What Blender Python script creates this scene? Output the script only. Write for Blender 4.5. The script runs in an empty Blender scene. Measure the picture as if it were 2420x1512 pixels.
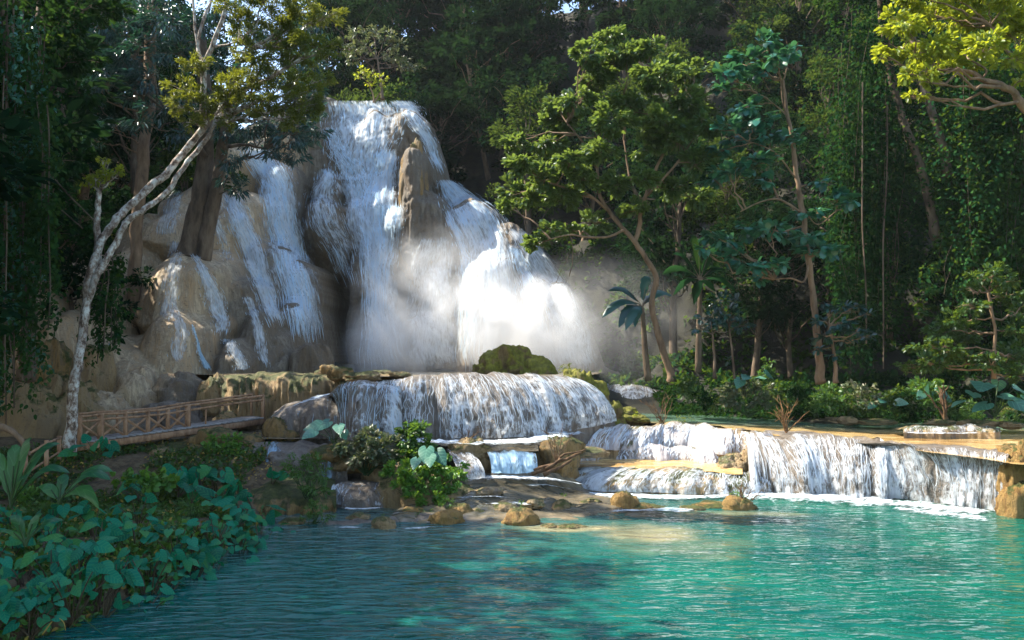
import bpy, math, random
import numpy as np
from math import radians as R_, pi
random.seed(7); RG = np.random.default_rng(7)
C = bpy.context.scene.collection
SC = bpy.context.scene
# ------------------------------------------------------------------ camera
F, CU, CV, VH, H = 2000.0, 1210.0, 756.25, 862.0, 4.0
PITCH = math.atan((VH-CV)/F)
def pt(u, v, Y):
    u, v, Y = np.asarray(u, float), np.asarray(v, float), np.asarray(Y, float)
    x = (u-CU)/F; up = -(v-CV)/F
    dy = math.cos(PITCH)-up*math.sin(PITCH); dz = math.sin(PITCH)+up*math.cos(PITCH)
    return np.stack(np.broadcast_arrays(x/dy*Y, Y, H+dz/dy*Y), -1)
def ptz(u, v, z):
    """point seen at (u, v) that lies at height z"""
    u, v = np.asarray(u, float), np.asarray(v, float)
    up = -(v-CV)/F
    k = (math.sin(PITCH)+up*math.cos(PITCH))/(math.cos(PITCH)-up*math.sin(PITCH))
    return pt(u, v, (np.asarray(z, float)-H)/k)
cam = bpy.data.objects.new('camera', bpy.data.cameras.new('camera')); C.objects.link(cam)
cam.location = (0, 0, H); cam.rotation_euler = (pi/2+PITCH, 0, 0)
cam.data.sensor_width = 36; cam.data.lens = F/2420*36; cam.data.clip_end = 2000; cam.data.clip_start = .1
SC.camera = cam
# ------------------------------------------------------------------ noise
def _h(ix, iy, iz):
    n = (ix*374761393 + iy*668265263 + iz*2147483647 + 1013904223).astype(np.int64) & 0xffffffff
    n = ((n ^ (n >> 13))*1274126177) & 0xffffffff
    n = ((n ^ (n >> 16))*2246822519) & 0xffffffff
    return ((n ^ (n >> 15)) & 0xffff)/32767.5-1
def vn(x, y, z=0.0):
    x, y, z = np.broadcast_arrays(np.asarray(x, float), np.asarray(y, float), np.asarray(z, float))
    xi, yi, zi = np.floor(x).astype(np.int64), np.floor(y).astype(np.int64), np.floor(z).astype(np.int64)
    fx, fy, fz = x-xi, y-yi, z-zi
    fx, fy, fz = fx*fx*(3-2*fx), fy*fy*(3-2*fy), fz*fz*(3-2*fz)
    r = 0
    for a in (0, 1):
        wx = fx if a else 1-fx
        for b in (0, 1):
            wy = fy if b else 1-fy
            for c in (0, 1):
                r = r+wx*wy*(fz if c else 1-fz)*_h(xi+a, yi+b, zi+c)
    return r
def fbm(x, y, z=0.0, o=4, g=.5):
    r, a = 0, 1.0
    for i in range(o):
        r = r+a*vn(np.asarray(x)*2**i+17*i, np.asarray(y)*2**i-9*i, np.asarray(z)*2**i+5*i); a *= g
    return r
# ------------------------------------------------------------------ mesh helpers
def tag(o, label=None, cat=None, group=None, kind=None):
    if label: o['label'] = label
    if cat: o['category'] = cat
    if group: o['group'] = group
    if kind: o['kind'] = kind
    return o
def empty(name, loc, label=None, cat=None, group=None):
    o = bpy.data.objects.new(name, None); C.objects.link(o); o.location = [float(c) for c in loc]
    o.empty_display_size = .2
    return tag(o, label, cat, group)
class MB:
    """collects pieces of one mesh"""
    def __init__(s): s.v, s.f, s.uv, s.n, s.w, s.anyw = [], [], [], 0, [], False
    def add(s, v, f, uv=None, w=None):
        v = np.asarray(v, float).reshape(-1, 3)
        s.v.append(v); s.f += [np.asarray(q)+s.n for q in (f if isinstance(f, list) else [f])]
        s.uv.append(np.zeros((len(v), 2)) if uv is None else np.asarray(uv, float).reshape(-1, 2))
        s.w.append(np.ones(len(v)) if w is None else np.asarray(w, float).ravel()); s.anyw |= w is not None
        s.n += len(v); return s
    def build(s, name, mat, parent=None, smooth=True, loc=None):
        V = np.concatenate(s.v); UV = np.concatenate(s.uv); W = np.concatenate(s.w)
        o3 = np.zeros(3)
        if parent is not None: o3 = np.array(parent.location)
        elif loc is not None: o3 = np.asarray(loc, float)
        me = bpy.data.meshes.new(name)
        V = V-o3
        loops, starts, tot = [], [], 0
        for q in s.f:
            k = q.shape[1]; loops.append(q.ravel()); starts.append(tot+np.arange(len(q))*k); tot += q.size
        L = np.concatenate(loops).astype(np.int32); S = np.concatenate(starts).astype(np.int32)
        me.vertices.add(len(V)); me.vertices.foreach_set('co', V.astype(np.float32).ravel())
        me.loops.add(len(L)); me.loops.foreach_set('vertex_index', L)
        me.polygons.add(len(S)); me.polygons.foreach_set('loop_start', S)
        uvl = me.uv_layers.new(name='UVMap'); uvl.data.foreach_set('uv', UV[L].astype(np.float32).ravel())
        if s.anyw:
            at = me.attributes.new('dens', 'FLOAT', 'POINT'); at.data.foreach_set('value', W.astype(np.float32))
        me.polygons.foreach_set('use_smooth', np.full(len(S), smooth))
        me.update(calc_edges=True); me.validate()
        me.materials.append(mat)
        o = bpy.data.objects.new(name, me); C.objects.link(o)
        if parent is not None: o.parent = parent
        elif loc is not None: o.location = [float(c) for c in loc]
        return o
def gridf(h, w, wrap=False):
    a = np.arange(h*w).reshape(h, w)
    if wrap: a = np.concatenate([a, a[:, :1]], 1)
    return np.stack([a[:-1, :-1], a[:-1, 1:], a[1:, 1:], a[1:, :-1]], -1).reshape(-1, 4)
def resample(P, n):
    P = np.asarray(P, float); d = np.r_[0, np.cumsum(np.linalg.norm(np.diff(P, axis=0), axis=1))]
    if n < 2: n = 2
    t = np.linspace(0, d[-1], n)
    return np.stack([np.interp(t, d, P[:, i]) for i in range(P.shape[1])], -1)
def smooth_path(P, n):
    """Catmull-Rom through rows of P"""
    P = np.asarray(P, float); P = np.concatenate([[2*P[0]-P[1]], P, [2*P[-1]-P[-2]]])
    k = len(P)-3; out = []
    for t in np.linspace(0, k-1e-6, n):
        i = int(t); s = t-i; a, b, c, d = P[i:i+4]
        out.append(.5*((2*b)+(c-a)*s+(2*a-5*b+4*c-d)*s*s+(3*b-a-3*c+d)*s**3))
    return np.array(out)
def tube(mb, P, rad, sides=8, rough=0.0, seed=0, cap=True):
    P = np.asarray(P, float); n = len(P); rad = np.broadcast_to(np.asarray(rad, float), (n,))
    T = np.gradient(P, axis=0); T /= np.linalg.norm(T, axis=1)[:, None]+1e-9
    up = np.array([.31, .17, .93]) if abs(T[0][2]) < .9 else np.array([.95, .2, .1])
    A = np.cross(T, up); A /= np.linalg.norm(A, axis=1)[:, None]+1e-9; B = np.cross(T, A)
    th = np.arange(sides)/sides*2*pi
    rr = rad[:, None]*np.ones(sides)
    if rough:
        rr = rr*(1+rough*vn(np.cos(th)[None]*1.5+seed, np.sin(th)[None]*1.5, np.arange(n)[:, None]*.7)+rough*.5*vn(np.cos(th)[None]*4+seed, np.sin(th)[None]*4, np.arange(n)[:, None]*.9))
    V = P[:, None]+rr[..., None]*(np.cos(th)[None, :, None]*A[:, None]+np.sin(th)[None, :, None]*B[:, None])
    L = np.r_[0, np.cumsum(np.linalg.norm(np.diff(P, axis=0), axis=1))]
    uv = np.stack(np.broadcast_arrays(th[None]/(2*pi), L[:, None]), -1)
    f = [gridf(n, sides, True)]
    V = V.reshape(-1, 3); uv = uv.reshape(-1, 2)
    if cap:
        V = np.concatenate([V, P[:1]-T[:1]*rad[0]*.2, P[-1:]+T[-1:]*rad[-1]*.6]); uv = np.concatenate([uv, [[0, 0], [0, L[-1]]]])
        i = np.arange(sides); j = (i+1) % sides; m = n*sides
        f += [np.stack([j, i, np.full(sides, m)], -1), np.stack([(n-1)*sides+i, (n-1)*sides+j, np.full(sides, m+1)], -1)]
    mb.add(V, f, uv)
def box(mb, a, b, w, h, up=(0, 0, 1)):
    """bar from a to b, w wide (sideways) and h high"""
    a, b, up = np.asarray(a, float), np.asarray(b, float), np.asarray(up, float)
    d = b-a; d /= np.linalg.norm(d)
    if abs(d@up) > .999: up = np.array([0, 1.0, 0])
    s = np.cross(d, up); s /= np.linalg.norm(s); n = np.cross(s, d)
    c = .12*min(w, h); V, uv = [], []
    ring = [(-w/2+c, -h/2), (w/2-c, -h/2), (w/2, -h/2+c), (w/2, h/2-c), (w/2-c, h/2), (-w/2+c, h/2), (-w/2, h/2-c), (-w/2, -h/2+c)]
    for p in (a, b):
        for x, y in ring: V.append(p+s*x+n*y); uv.append((x+y, 0 if p is a else 1))
    f = [np.array([[i, (i+1) % 8, 8+(i+1) % 8, 8+i] for i in range(8)]), np.array([list(range(7, -1, -1)), list(range(8, 16))])]
    mb.add(V, f, uv)
# ------------------------------------------------------------------ leaves
def nrm(a): return a/(np.linalg.norm(a, axis=-1, keepdims=True)+1e-9)
def strip_leaf(ts, ws, arch=.1, fold=.12, rag=0):
    """blade along +x built as a midrib with two sides"""
    n = len(ts); ts = np.array(ts, float); ws = np.array(ws, float)
    z = -arch*ts**2*np.sign(ts)
    M = np.stack([ts, 0*ts, z], -1); Lf = np.stack([ts, -ws, z+fold*ws], -1); Rt = np.stack([ts, ws, z+fold*ws], -1)
    V = np.concatenate([M, Lf, Rt]); i = np.arange(n-1)
    f = np.concatenate([np.stack([i, i+1, n+i+1, n+i], -1), np.stack([i+1, i, 2*n+i, 2*n+i+1], -1)])
    return V, f
T_S = (np.array([(0, 0, 0), (.45, -.26, .07), (1, 0, -.1), (.45, .26, .07)], float), np.array([(0, 1, 2), (0, 2, 3)]))
T_L = (np.array([(0, 0, 0), (.4, -.14, .04), (1, 0, -.2), (.4, .14, .04)], float), np.array([(0, 1, 2), (0, 2, 3)]))
T_O = (np.array([(0, 0, 0), (.25, -.27, .05), (.7, -.24, .02), (1, 0, -.12), (.7, .24, .02), (.25, .27, .05)], float), np.array([(0, 1, 2, 3), (0, 3, 4, 5)]))
T_R = (np.array([(0, 0, 0), (-.08, -.3, .02), (.3, -.48, -.02), (.75, -.3, -.08), (1, 0, -.2), (.75, .3, -.08), (.3, .48, -.02), (-.08, .3, .02), (.45, 0, .06)], float),
       np.array([(0, 1, 2, 8), (8, 2, 3, 4), (8, 4, 5, 6), (0, 8, 6, 7)]))
def heart():
    # x along, outline half width; lobes behind the stalk
    xs = np.array([-.30, -.26, -.12, .08, .30, .52, .72, .88, 1.0])
    ys = np.array([.12, .27, .38, .43, .40, .31, .20, .09, 0.0])
    mx = np.array([-.02, 0, .04, .14, .32, .53, .72, .88, 1.0])
    n = 9; zz = lambda x: -.16*np.maximum(x, 0)**2
    M = np.stack([mx, 0*mx, zz(mx)], -1); V = [M]
    for sgn in (-1, 1):
        for k in (.5, 1.0):
            x = mx+(xs-mx)*k; y = sgn*ys*k
            z = zz(x)+.10*np.abs(y)*(1.2-k)-.05*(k == 1)*np.abs(y)+.012*np.sin(np.arange(n)*2.4+k)*k
            V.append(np.stack([x, y, z], -1))
    V = np.concatenate(V); i = np.arange(n-1); f = []
    for (a, b, fl) in ((0, 1, 0), (1, 2, 0), (0, 3, 1), (3, 4, 1)):
        q = np.stack([a*n+i, a*n+i+1, b*n+i+1, b*n+i], -1); f.append(q[:, ::-1] if fl else q)
    return V, np.concatenate(f)
T_H = heart()
T_B = strip_leaf([0, .06, .15, .3, .45, .6, .75, .88, 1], [.01, .06, .11, .14, .145, .14, .12, .08, .01], arch=.42, fold=.25)
def leaves(mb, Cn, out, size, T=T_S, droop=.3, jit=.6, flat=.8, rng=RG, width=1.0):
    Cn = np.asarray(Cn, float); n = len(Cn)
    if n == 0: return
    size = np.broadcast_to(np.asarray(size, float), (n,))
    d = nrm(np.asarray(out, float)+rng.normal(0, jit, (n, 3))-np.array([0, 0, droop]))
    n0 = rng.normal(0, .45, (n, 3))+np.array([0, 0, flat])
    s = nrm(np.cross(n0, d)); nn = np.cross(d, s)
    V, f = T; k = len(V)
    W = Cn[:, None]+size[:, None, None]*(V[None, :, 0:1]*d[:, None]+width*V[None, :, 1:2]*s[:, None]+V[None, :, 2:3]*nn[:, None])
    uv = np.tile(V[:, :2], (n, 1))
    fa = (np.arange(n)[:, None, None]*k+f[None]).reshape(-1, f.shape[1])
    mb.add(W.reshape(-1, 3), fa, uv)
def clump_leaves(mb, c, r, n, size, T=T_S, zs=.7, droop=.3, twigs=9, rng=RG, jit=.6, flat=.8, spread=.36):
    c = np.asarray(c, float)
    t = nrm(rng.normal(0, 1, (twigs, 3))); t[:, 2] = t[:, 2]*.8+.15
    t = t*(rng.uniform(.35, 1.0, (twigs, 1)))
    k = rng.integers(0, twigs, n)
    off = t[k]+nrm(rng.normal(0, 1, (n, 3)))*(rng.uniform(0, 1, (n, 1))**.6)*spread
    P = c+off*r*np.array([1, 1, zs])
    leaves(mb, P, off*1.2+t[k], size*rng.uniform(.6, 1.25, n), T, droop, jit, flat, rng)
# ------------------------------------------------------------------ node helper
def N(nt, typ, ins=None, out=0, **props):
    nd = nt.nodes.new(typ)
    for k, v in props.items(): setattr(nd, k, v)
    for k, v in (ins or {}).items():
        if isinstance(v, bpy.types.NodeSocket): nt.links.new(v, nd.inputs[k])
        else: nd.inputs[k].default_value = v
    return nd.outputs[out] if out is not None else nd
def ramp(nt, fac, stops, interp='LINEAR'):
    nd = nt.nodes.new('ShaderNodeValToRGB'); cr = nd.color_ramp; cr.interpolation = interp
    while len(cr.elements) < len(stops): cr.elements.new(.5)
    for e, (p, c) in zip(cr.elements, stops):
        e.position = p; e.color = (c, c, c, 1) if isinstance(c, (int, float)) else (*c, 1)
    nt.links.new(fac, nd.inputs[0]); return nd.outputs[0]
def mixc(nt, f, a, b, mode='MIX'):
    nd = nt.nodes.new('ShaderNodeMix'); nd.data_type = 'RGBA'; nd.blend_type = mode
    for i, v in ((0, f), (6, a), (7, b)):
        if isinstance(v, bpy.types.NodeSocket): nt.links.new(v, nd.inputs[i])
        elif i == 0: nd.inputs[i].default_value = v
        else: nd.inputs[i].default_value = (*v, 1)
    return nd.outputs[2]
def math_(nt, op, a, b=0.0, clamp=False):
    nd = nt.nodes.new('ShaderNodeMath'); nd.operation = op; nd.use_clamp = clamp
    for i, v in ((0, a), (1, b)):
        if isinstance(v, bpy.types.NodeSocket): nt.links.new(v, nd.inputs[i])
        else: nd.inputs[i].default_value = v
    return nd.outputs[0]
def new_mat(name):
    m = bpy.data.materials.new(name); m.use_nodes = True; nt = m.node_tree; nt.nodes.clear()
    return m, nt, nt.nodes.new('ShaderNodeOutputMaterial')
def pos(nt, sx=1, sy=1, sz=1, src='Position'):
    if src == 'UV': v = N(nt, 'ShaderNodeTexCoord', out=2)
    else: v = N(nt, 'ShaderNodeNewGeometry', out=0)
    return N(nt, 'ShaderNodeMapping', {'Vector': v, 'Scale': (sx, sy, sz)})
def noise_(nt, vec, scale, detail=3, rough=.55, dist=0.0):
    return N(nt, 'ShaderNodeTexNoise', {'Vector': vec, 'Scale': scale, 'Detail': detail, 'Roughness': rough, 'Distortion': dist})
def bump(nt, h, strength=.5, dist=.05, normal=None):
    d = {'Height': h, 'Strength': strength, 'Distance': dist}
    if normal is not None: d['Normal'] = normal
    return N(nt, 'ShaderNodeBump', d)
def leaf_mat(name, cols, trans=.35, tcol=None, rough=.42, big=.35, spec=.4, veins=False):
    m, nt, out = new_mat(name)
    r = N(nt, 'ShaderNodeNewGeometry', out=8)   # random per island
    n = noise_(nt, pos(nt), big, 2)
    x = math_(nt, 'ADD', math_(nt, 'MULTIPLY', r, .6), math_(nt, 'MULTIPLY', n, .45))
    k = len(cols); col = ramp(nt, x, [(.15+.7*i/(k-1), c) for i, c in enumerate(cols)])
    nrmsock = None
    if veins:
        uv = N(nt, 'ShaderNodeSeparateXYZ', {'Vector': N(nt, 'ShaderNodeTexCoord', out=2)}, out=None)
        ay = math_(nt, 'ABSOLUTE', uv.outputs[1])
        w = math_(nt, 'SINE', math_(nt, 'MULTIPLY', math_(nt, 'SUBTRACT', uv.outputs[0], math_(nt, 'MULTIPLY', ay, .8)), 26.0))
        v1 = ramp(nt, w, [(.75, 0.0), (1.0, 1.0)]); v2 = ramp(nt, ay, [(.0, 1.0), (.018, 0.0)])
        vv = math_(nt, 'MAXIMUM', v1, v2)
        col = mixc(nt, math_(nt, 'MULTIPLY', vv, .4), col, tuple(min(1, c*2.2+.02) for c in cols[-1]))
        nrmsock = bump(nt, vv, .2, .01)
    ins = {'Base Color': col, 'Roughness': rough, 'Specular IOR Level': spec}
    if nrmsock is not None: ins['Normal'] = nrmsock
    p = N(nt, 'ShaderNodeBsdfPrincipled', ins) if spec > .22 or veins else N(nt, 'ShaderNodeBsdfDiffuse', {'Color': col})
    tc = mixc(nt, .6, col, tcol or tuple(min(1, c*2.0) for c in cols[-1]))
    t = N(nt, 'ShaderNodeBsdfTranslucent', {'Color': tc})
    nt.links.new(N(nt, 'ShaderNodeMixShader', {0: trans, 1: p, 2: t}), out.inputs[0]); return m
def rock_mat(name, cols, moss=0.0, mosscol=(.10, .11, .02), wet=.5, streak=1.0, scale=1.0, spots=.4, wetx=None, topcol=None):
    m, nt, out = new_mat(name)
    ps = pos(nt, 1, 1, .22); pp = pos(nt)
    a = noise_(nt, ps, 1.6*scale, 4, .6, .4); b = noise_(nt, pp, .55*scale, 3)
    c = noise_(nt, pos(nt, 1, 1, .12), 9*scale, 3, .6)
    x = math_(nt, 'ADD', math_(nt, 'MULTIPLY', a, .6*streak+.2), math_(nt, 'MULTIPLY', b, .8-.6*streak+.1))
    x = math_(nt, 'ADD', math_(nt, 'MULTIPLY', x, .72), math_(nt, 'MULTIPLY', c, .36))
    k = len(cols); col = ramp(nt, x, [(.36+.30*i/(k-1), q) for i, q in enumerate(cols)])
    if wetx:   # constantly wetted travertine is darker and greyer than the dry rock
        px = N(nt, 'ShaderNodeSeparateXYZ', {'Vector': N(nt, 'ShaderNodeNewGeometry', out=0)}, out=None).outputs[0]
        wf = ramp(nt, math_(nt, 'ADD', math_(nt, 'DIVIDE', math_(nt, 'SUBTRACT', px, wetx[0]), wetx[1]), math_(nt, 'MULTIPLY', noise_(nt, ps, .8, 3), .7)), [(.35, 0.0), (.65, 1.0)])
        col = mixc(nt, wf, col, mixc(nt, 1.0, col, (.36, .38, .42), 'MULTIPLY'))
    if spots:
        s = noise_(nt, pos(nt, 1, 1, 2.2), 5.0*scale, 2, .7); s = ramp(nt, s, [(.60, 0.0), (.72, 1.0)])
        col = mixc(nt, math_(nt, 'MULTIPLY', s, spots), col, (.035, .028, .02))
    nz = N(nt, 'ShaderNodeSeparateXYZ', {'Vector': N(nt, 'ShaderNodeNewGeometry', out=1)}, out=None).outputs[2]
    if moss:
        mn = noise_(nt, pp, 1.1*scale, 4, .65)
        mf = math_(nt, 'ADD', math_(nt, 'MULTIPLY', nz, .30), mn)
        mf = ramp(nt, mf, [(.72-.3*moss, 0.0), (.84-.3*moss, 1.0)])
        mc = ramp(nt, noise_(nt, pp, 7, 2), [(.35, tuple(q*.5 for q in mosscol)), (.65, mosscol)])
        col = mixc(nt, mf, col, mc)
    if topcol:   # flat lips carry a fresh ochre crust, steep faces stay dark
        tf = ramp(nt, math_(nt, 'ADD', nz, math_(nt, 'MULTIPLY', noise_(nt, pp, 2.5, 3), .25)), [(1.0, 0.0), (1.1, 1.0)])
        col = mixc(nt, tf, col, ramp(nt, noise_(nt, pos(nt, .6, 1.6, 1), 1.6, 4), [(.35, tuple(q*.55 for q in topcol)), (.65, topcol)]))
    rg = ramp(nt, noise_(nt, ps, 3.0), [(.35, .75-.5*wet), (.7, .9-.4*wet)])
    hgt = math_(nt, 'ADD', math_(nt, 'MULTIPLY', noise_(nt, pos(nt, 1, 1, .35), 6*scale, 5, .7), 1.0), math_(nt, 'MULTIPLY', noise_(nt, pp, 22*scale, 3, .7), .35))
    p = N(nt, 'ShaderNodeBsdfPrincipled', {'Base Color': col, 'Roughness': rg, 'Specular IOR Level': .3+.3*wet, 'Normal': bump(nt, hgt, 1.0, .16)})
    nt.links.new(p, out.inputs[0]); return m
def simple_mat(name, cols, scale=4, rough=.8, bscale=20, bstr=.5, bdist=.02, sz=1.0, spec=.3):
    m, nt, out = new_mat(name); pp = pos(nt, 1, 1, sz)
    k = len(cols); col = ramp(nt, noise_(nt, pp, scale, 4, .65), [(.3+.4*i/max(1, k-1), q) for i, q in enumerate(cols)])
    p = N(nt, 'ShaderNodeBsdfPrincipled', {'Base Color': col, 'Roughness': rough, 'Specular IOR Level': spec, 'Normal': bump(nt, noise_(nt, pp, bscale, 4, .7), bstr, bdist)})
    nt.links.new(p, out.inputs[0]); return m
def fall_mat(name, col=(.80, .88, .95), ku=5.0, kv=.35, lo=.42, hi=.62, fine=3.0, amax=.95):
    """white water: opaque where the streaks are thick, clear between them; UV in metres (across, along)"""
    m, nt, out = new_mat(name)
    a = noise_(nt, pos(nt, ku, kv, 1, 'UV'), 1.0, 4, .62, .2)
    b = noise_(nt, pos(nt, ku*fine, kv*fine*1.2, 1, 'UV'), 1.0, 3, .6, .15)
    c = noise_(nt, pos(nt, ku*.25, kv*.9, 1, 'UV'), 1.0, 3, .6, .3)
    s = math_(nt, 'ADD', math_(nt, 'MULTIPLY', a, .42), math_(nt, 'ADD', math_(nt, 'MULTIPLY', b, .23), math_(nt, 'MULTIPLY', c, .35)))
    d = N(nt, 'ShaderNodeAttribute', out=2, attribute_name='dens')
    s = math_(nt, 'ADD', s, math_(nt, 'MULTIPLY', math_(nt, 'SUBTRACT', d, 1.0), .35))
    al = math_(nt, 'MULTIPLY', ramp(nt, s, [(lo, 0.0), (hi, 1.0)]), amax)
    cc = ramp(nt, b, [(.35, tuple(q*.72 for q in col)), (.6, col)])
    nb = bump(nt, s, .8, .15)
    p = N(nt, 'ShaderNodeBsdfPrincipled', {'Base Color': cc, 'Roughness': .35, 'Specular IOR Level': .4, 'Normal': nb})
    t = N(nt, 'ShaderNodeBsdfTranslucent', {'Color': (*col, 1)})
    w = N(nt, 'ShaderNodeMixShader', {0: .5, 1: p, 2: t})
    tr = N(nt, 'ShaderNodeBsdfTransparent')
    nt.links.new(N(nt, 'ShaderNodeMixShader', {0: al, 1: tr, 2: w}), out.inputs[0]); return m
# ------------------------------------------------------------------ materials
M = {}
M['cliff'] = rock_mat('travertine_cliff', [(.09, .058, .03), (.29, .19, .10), (.50, .34, .185), (.40, .30, .19), (.62, .48, .30)], moss=0, wet=.35, spots=.6, wetx=(-14.5, 4))
M['shelf'] = rock_mat('wet_travertine', [(.07, .045, .022), (.26, .16, .07), (.42, .29, .14), (.20, .15, .10)], moss=.12, wet=.75, spots=.3)
M['shelf_grey'] = rock_mat('grey_travertine', [(.03, .025, .02), (.09, .07, .055), (.17, .135, .10), (.22, .19, .16)], moss=0, wet=.7, spots=.4, topcol=(.50, .34, .15))
M['orange'] = rock_mat('orange_brown_rock', [(.07, .035, .012), (.24, .13, .035), (.38, .23, .07), (.26, .16, .05)], moss=.1, wet=.25, spots=.5, scale=2.0)
M['tan'] = rock_mat('tan_rock', [(.09, .055, .02), (.26, .16, .065), (.38, .26, .12), (.30, .21, .11)], moss=.25, wet=.35, spots=.35, scale=1.5)
M['mossy'] = rock_mat('mossy_rock', [(.05, .035, .015), (.15, .10, .04), (.25, .18, .07)], moss=.95, mosscol=(.26, .25, .03), wet=.2, scale=1.6)
M['brownmoss'] = rock_mat('mossy_bank_rock', [(.06, .04, .016), (.19, .12, .04), (.34, .21, .075), (.22, .155, .08)], moss=.3, mosscol=(.09, .105, .02), wet=.25, scale=1.6)
def soil_mat():
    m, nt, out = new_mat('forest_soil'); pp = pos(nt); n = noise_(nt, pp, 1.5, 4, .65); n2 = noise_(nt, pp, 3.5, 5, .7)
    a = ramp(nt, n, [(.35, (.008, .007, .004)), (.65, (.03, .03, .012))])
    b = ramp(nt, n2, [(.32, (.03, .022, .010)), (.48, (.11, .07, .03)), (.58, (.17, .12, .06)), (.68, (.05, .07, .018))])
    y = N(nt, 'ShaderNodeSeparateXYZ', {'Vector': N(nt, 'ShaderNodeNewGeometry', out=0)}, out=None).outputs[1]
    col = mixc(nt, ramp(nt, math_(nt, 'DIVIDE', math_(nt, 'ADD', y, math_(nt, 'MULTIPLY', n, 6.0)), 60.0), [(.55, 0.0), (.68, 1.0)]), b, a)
    p = N(nt, 'ShaderNodeBsdfPrincipled', {'Base Color': col, 'Roughness': .9, 'Normal': bump(nt, noise_(nt, pp, 9, 5, .7), .9, .12)})
    nt.links.new(p, out.inputs[0]); return m
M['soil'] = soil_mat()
M['bank'] = simple_mat('bank_soil', [(.03, .02, .01), (.08, .05, .022), (.12, .075, .035)], 2.5, .9)
M['wood'] = simple_mat('weathered_wood', [(.14, .075, .04), (.32, .18, .095), (.42, .27, .16)], 6, .75, 30, .6, .01, .4)
M['deck'] = simple_mat('grey_planks', [(.13, .12, .11), (.26, .24, .22), (.34, .32, .30)], 5, .7, 30, .6, .01)
M['log'] = simple_mat('dead_wood', [(.04, .022, .012), (.12, .065, .03), (.2, .12, .06)], 7, .8, 30, .8, .02)
M['orangewood'] = simple_mat('orange_dead_wood', [(.10, .05, .02), (.28, .15, .06)], 7, .8, 30, .8, .02)
M['bark'] = simple_mat('brown_bark', [(.04, .028, .018), (.12, .085, .055), (.2, .15, .10)], 3, .9, 14, 1, .05, .3)
M['bark_warm'] = simple_mat('warm_bark', [(.08, .05, .03), (.20, .13, .075), (.28, .19, .12)], 3, .85, 14, 1, .04, .3)
def lichen_mat():
    m, nt, out = new_mat('lichen_bark')
    a = noise_(nt, pos(nt, 1, 1, .7), 6.5, 5, .72); b = noise_(nt, pos(nt), 1.2, 2)
    col = ramp(nt, a, [(.36, (.05, .035, .022)), (.44, (.18, .12, .08)), (.50, (.34, .28, .22)), (.60, (.58, .57, .50))])
    col = mixc(nt, ramp(nt, b, [(.45, 0.0), (.65, .6)]), col, (.12, .08, .05))
    p = N(nt, 'ShaderNodeBsdfPrincipled', {'Base Color': col, 'Roughness': .85, 'Normal': bump(nt, a, 1, .05)})
    nt.links.new(p, out.inputs[0]); return m
M['lichen'] = lichen_mat()
# foliage
G = {}
G['dark'] = leaf_mat('dark_leaves', [(.004, .015, .008), (.009, .034, .013), (.020, .062, .017)], .3, (.08, .17, .02), rough=.34, spec=.2)
G['blue'] = leaf_mat('blue_green_leaves', [(.005, .025, .024), (.010, .052, .046), (.024, .09, .068)], .2, (.05, .16, .05), rough=.3, spec=.6)
G['mid'] = leaf_mat('mid_leaves', [(.009, .032, .010), (.022, .070, .016), (.055, .12, .022)], .38, (.22, .30, .02))
G['yellow'] = leaf_mat('yellow_green_leaves', [(.05, .095, .012), (.13, .20, .018), (.26, .29, .02)], .5, (.62, .64, .03))
G['spread'] = leaf_mat('sun_tinted_mid_leaves', [(.013, .045, .018), (.036, .095, .030), (.10, .165, .038)], .4, (.32, .42, .05))  # brighter copy of the mid leaves, sunlight put into the colour
G['bgA'] = leaf_mat('shade_tinted_leaves', [(.003, .010, .006), (.006, .022, .010), (.015, .044, .014)], .25, (.04, .09, .02), rough=.5, spec=.2)  # forest shade is put into these darkened leaf colours
G['bgB'] = leaf_mat('far_green_leaves', [(.006, .021, .008), (.018, .050, .014), (.055, .095, .020)], .35, (.16, .22, .03), rough=.5, spec=.2)  # sunlight on the far crowns is put into these lighter greens
G['olive'] = leaf_mat('olive_leaves', [(.022, .050, .012), (.058, .105, .014), (.13, .165, .018)], .45, (.32, .32, .02))
G['teal'] = leaf_mat('teal_round_leaves', [(.010, .07, .05), (.02, .14, .10), (.05, .17, .07)], .25, (.12, .30, .05), rough=.36, spec=.6, big=.6)
G['taro'] = leaf_mat('taro_leaves', [(.003, .055, .030), (.003, .115, .068), (.004, .155, .095), (.008, .18, .105), (.05, .19, .05)], .3, (.03, .32, .06), rough=.5, spec=.14, big=2.2, veins=True)
G['taro_grey'] = leaf_mat('grey_green_taro_leaves', [(.03, .11, .08), (.05, .17, .12), (.09, .22, .14)], .25, (.12, .3, .1), rough=.33, spec=.6, big=.8, veins=True)
G['banana'] = leaf_mat('banana_leaves', [(.01, .07, .04), (.02, .12, .06), (.05, .16, .04)], .4, (.25, .45, .03), rough=.35, big=.8, veins=True)
G['fern'] = leaf_mat('fern_leaves', [(.02, .06, .014), (.045, .12, .025), (.08, .17, .035)], .35, (.25, .40, .03), big=1.5)
G['brightfern'] = leaf_mat('bright_shrub_leaves', [(.03, .10, .02), (.07, .19, .03), (.12, .26, .04)], .35, (.35, .5, .03), big=1.5)
G['greyleaf'] = leaf_mat('grey_green_leaves', [(.03, .06, .03), (.07, .11, .05), (.14, .15, .08), (.2, .16, .10)], .25, (.25, .3, .06), big=1.2)
G['vine'] = leaf_mat('vine_leaves', [(.005, .024, .012), (.012, .052, .021), (.035, .09, .022)], .3, (.2, .3, .02), rough=.52, spec=.22, big=.5)
G['dry'] = leaf_mat('dry_leaves', [(.2, .12, .03), (.4, .26, .05), (.5, .38, .08)], .3, (.6, .4, .1))
G['stalk'] = simple_mat('green_stalk', [(.02, .05, .015), (.05, .09, .02)], 4, .5)
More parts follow.
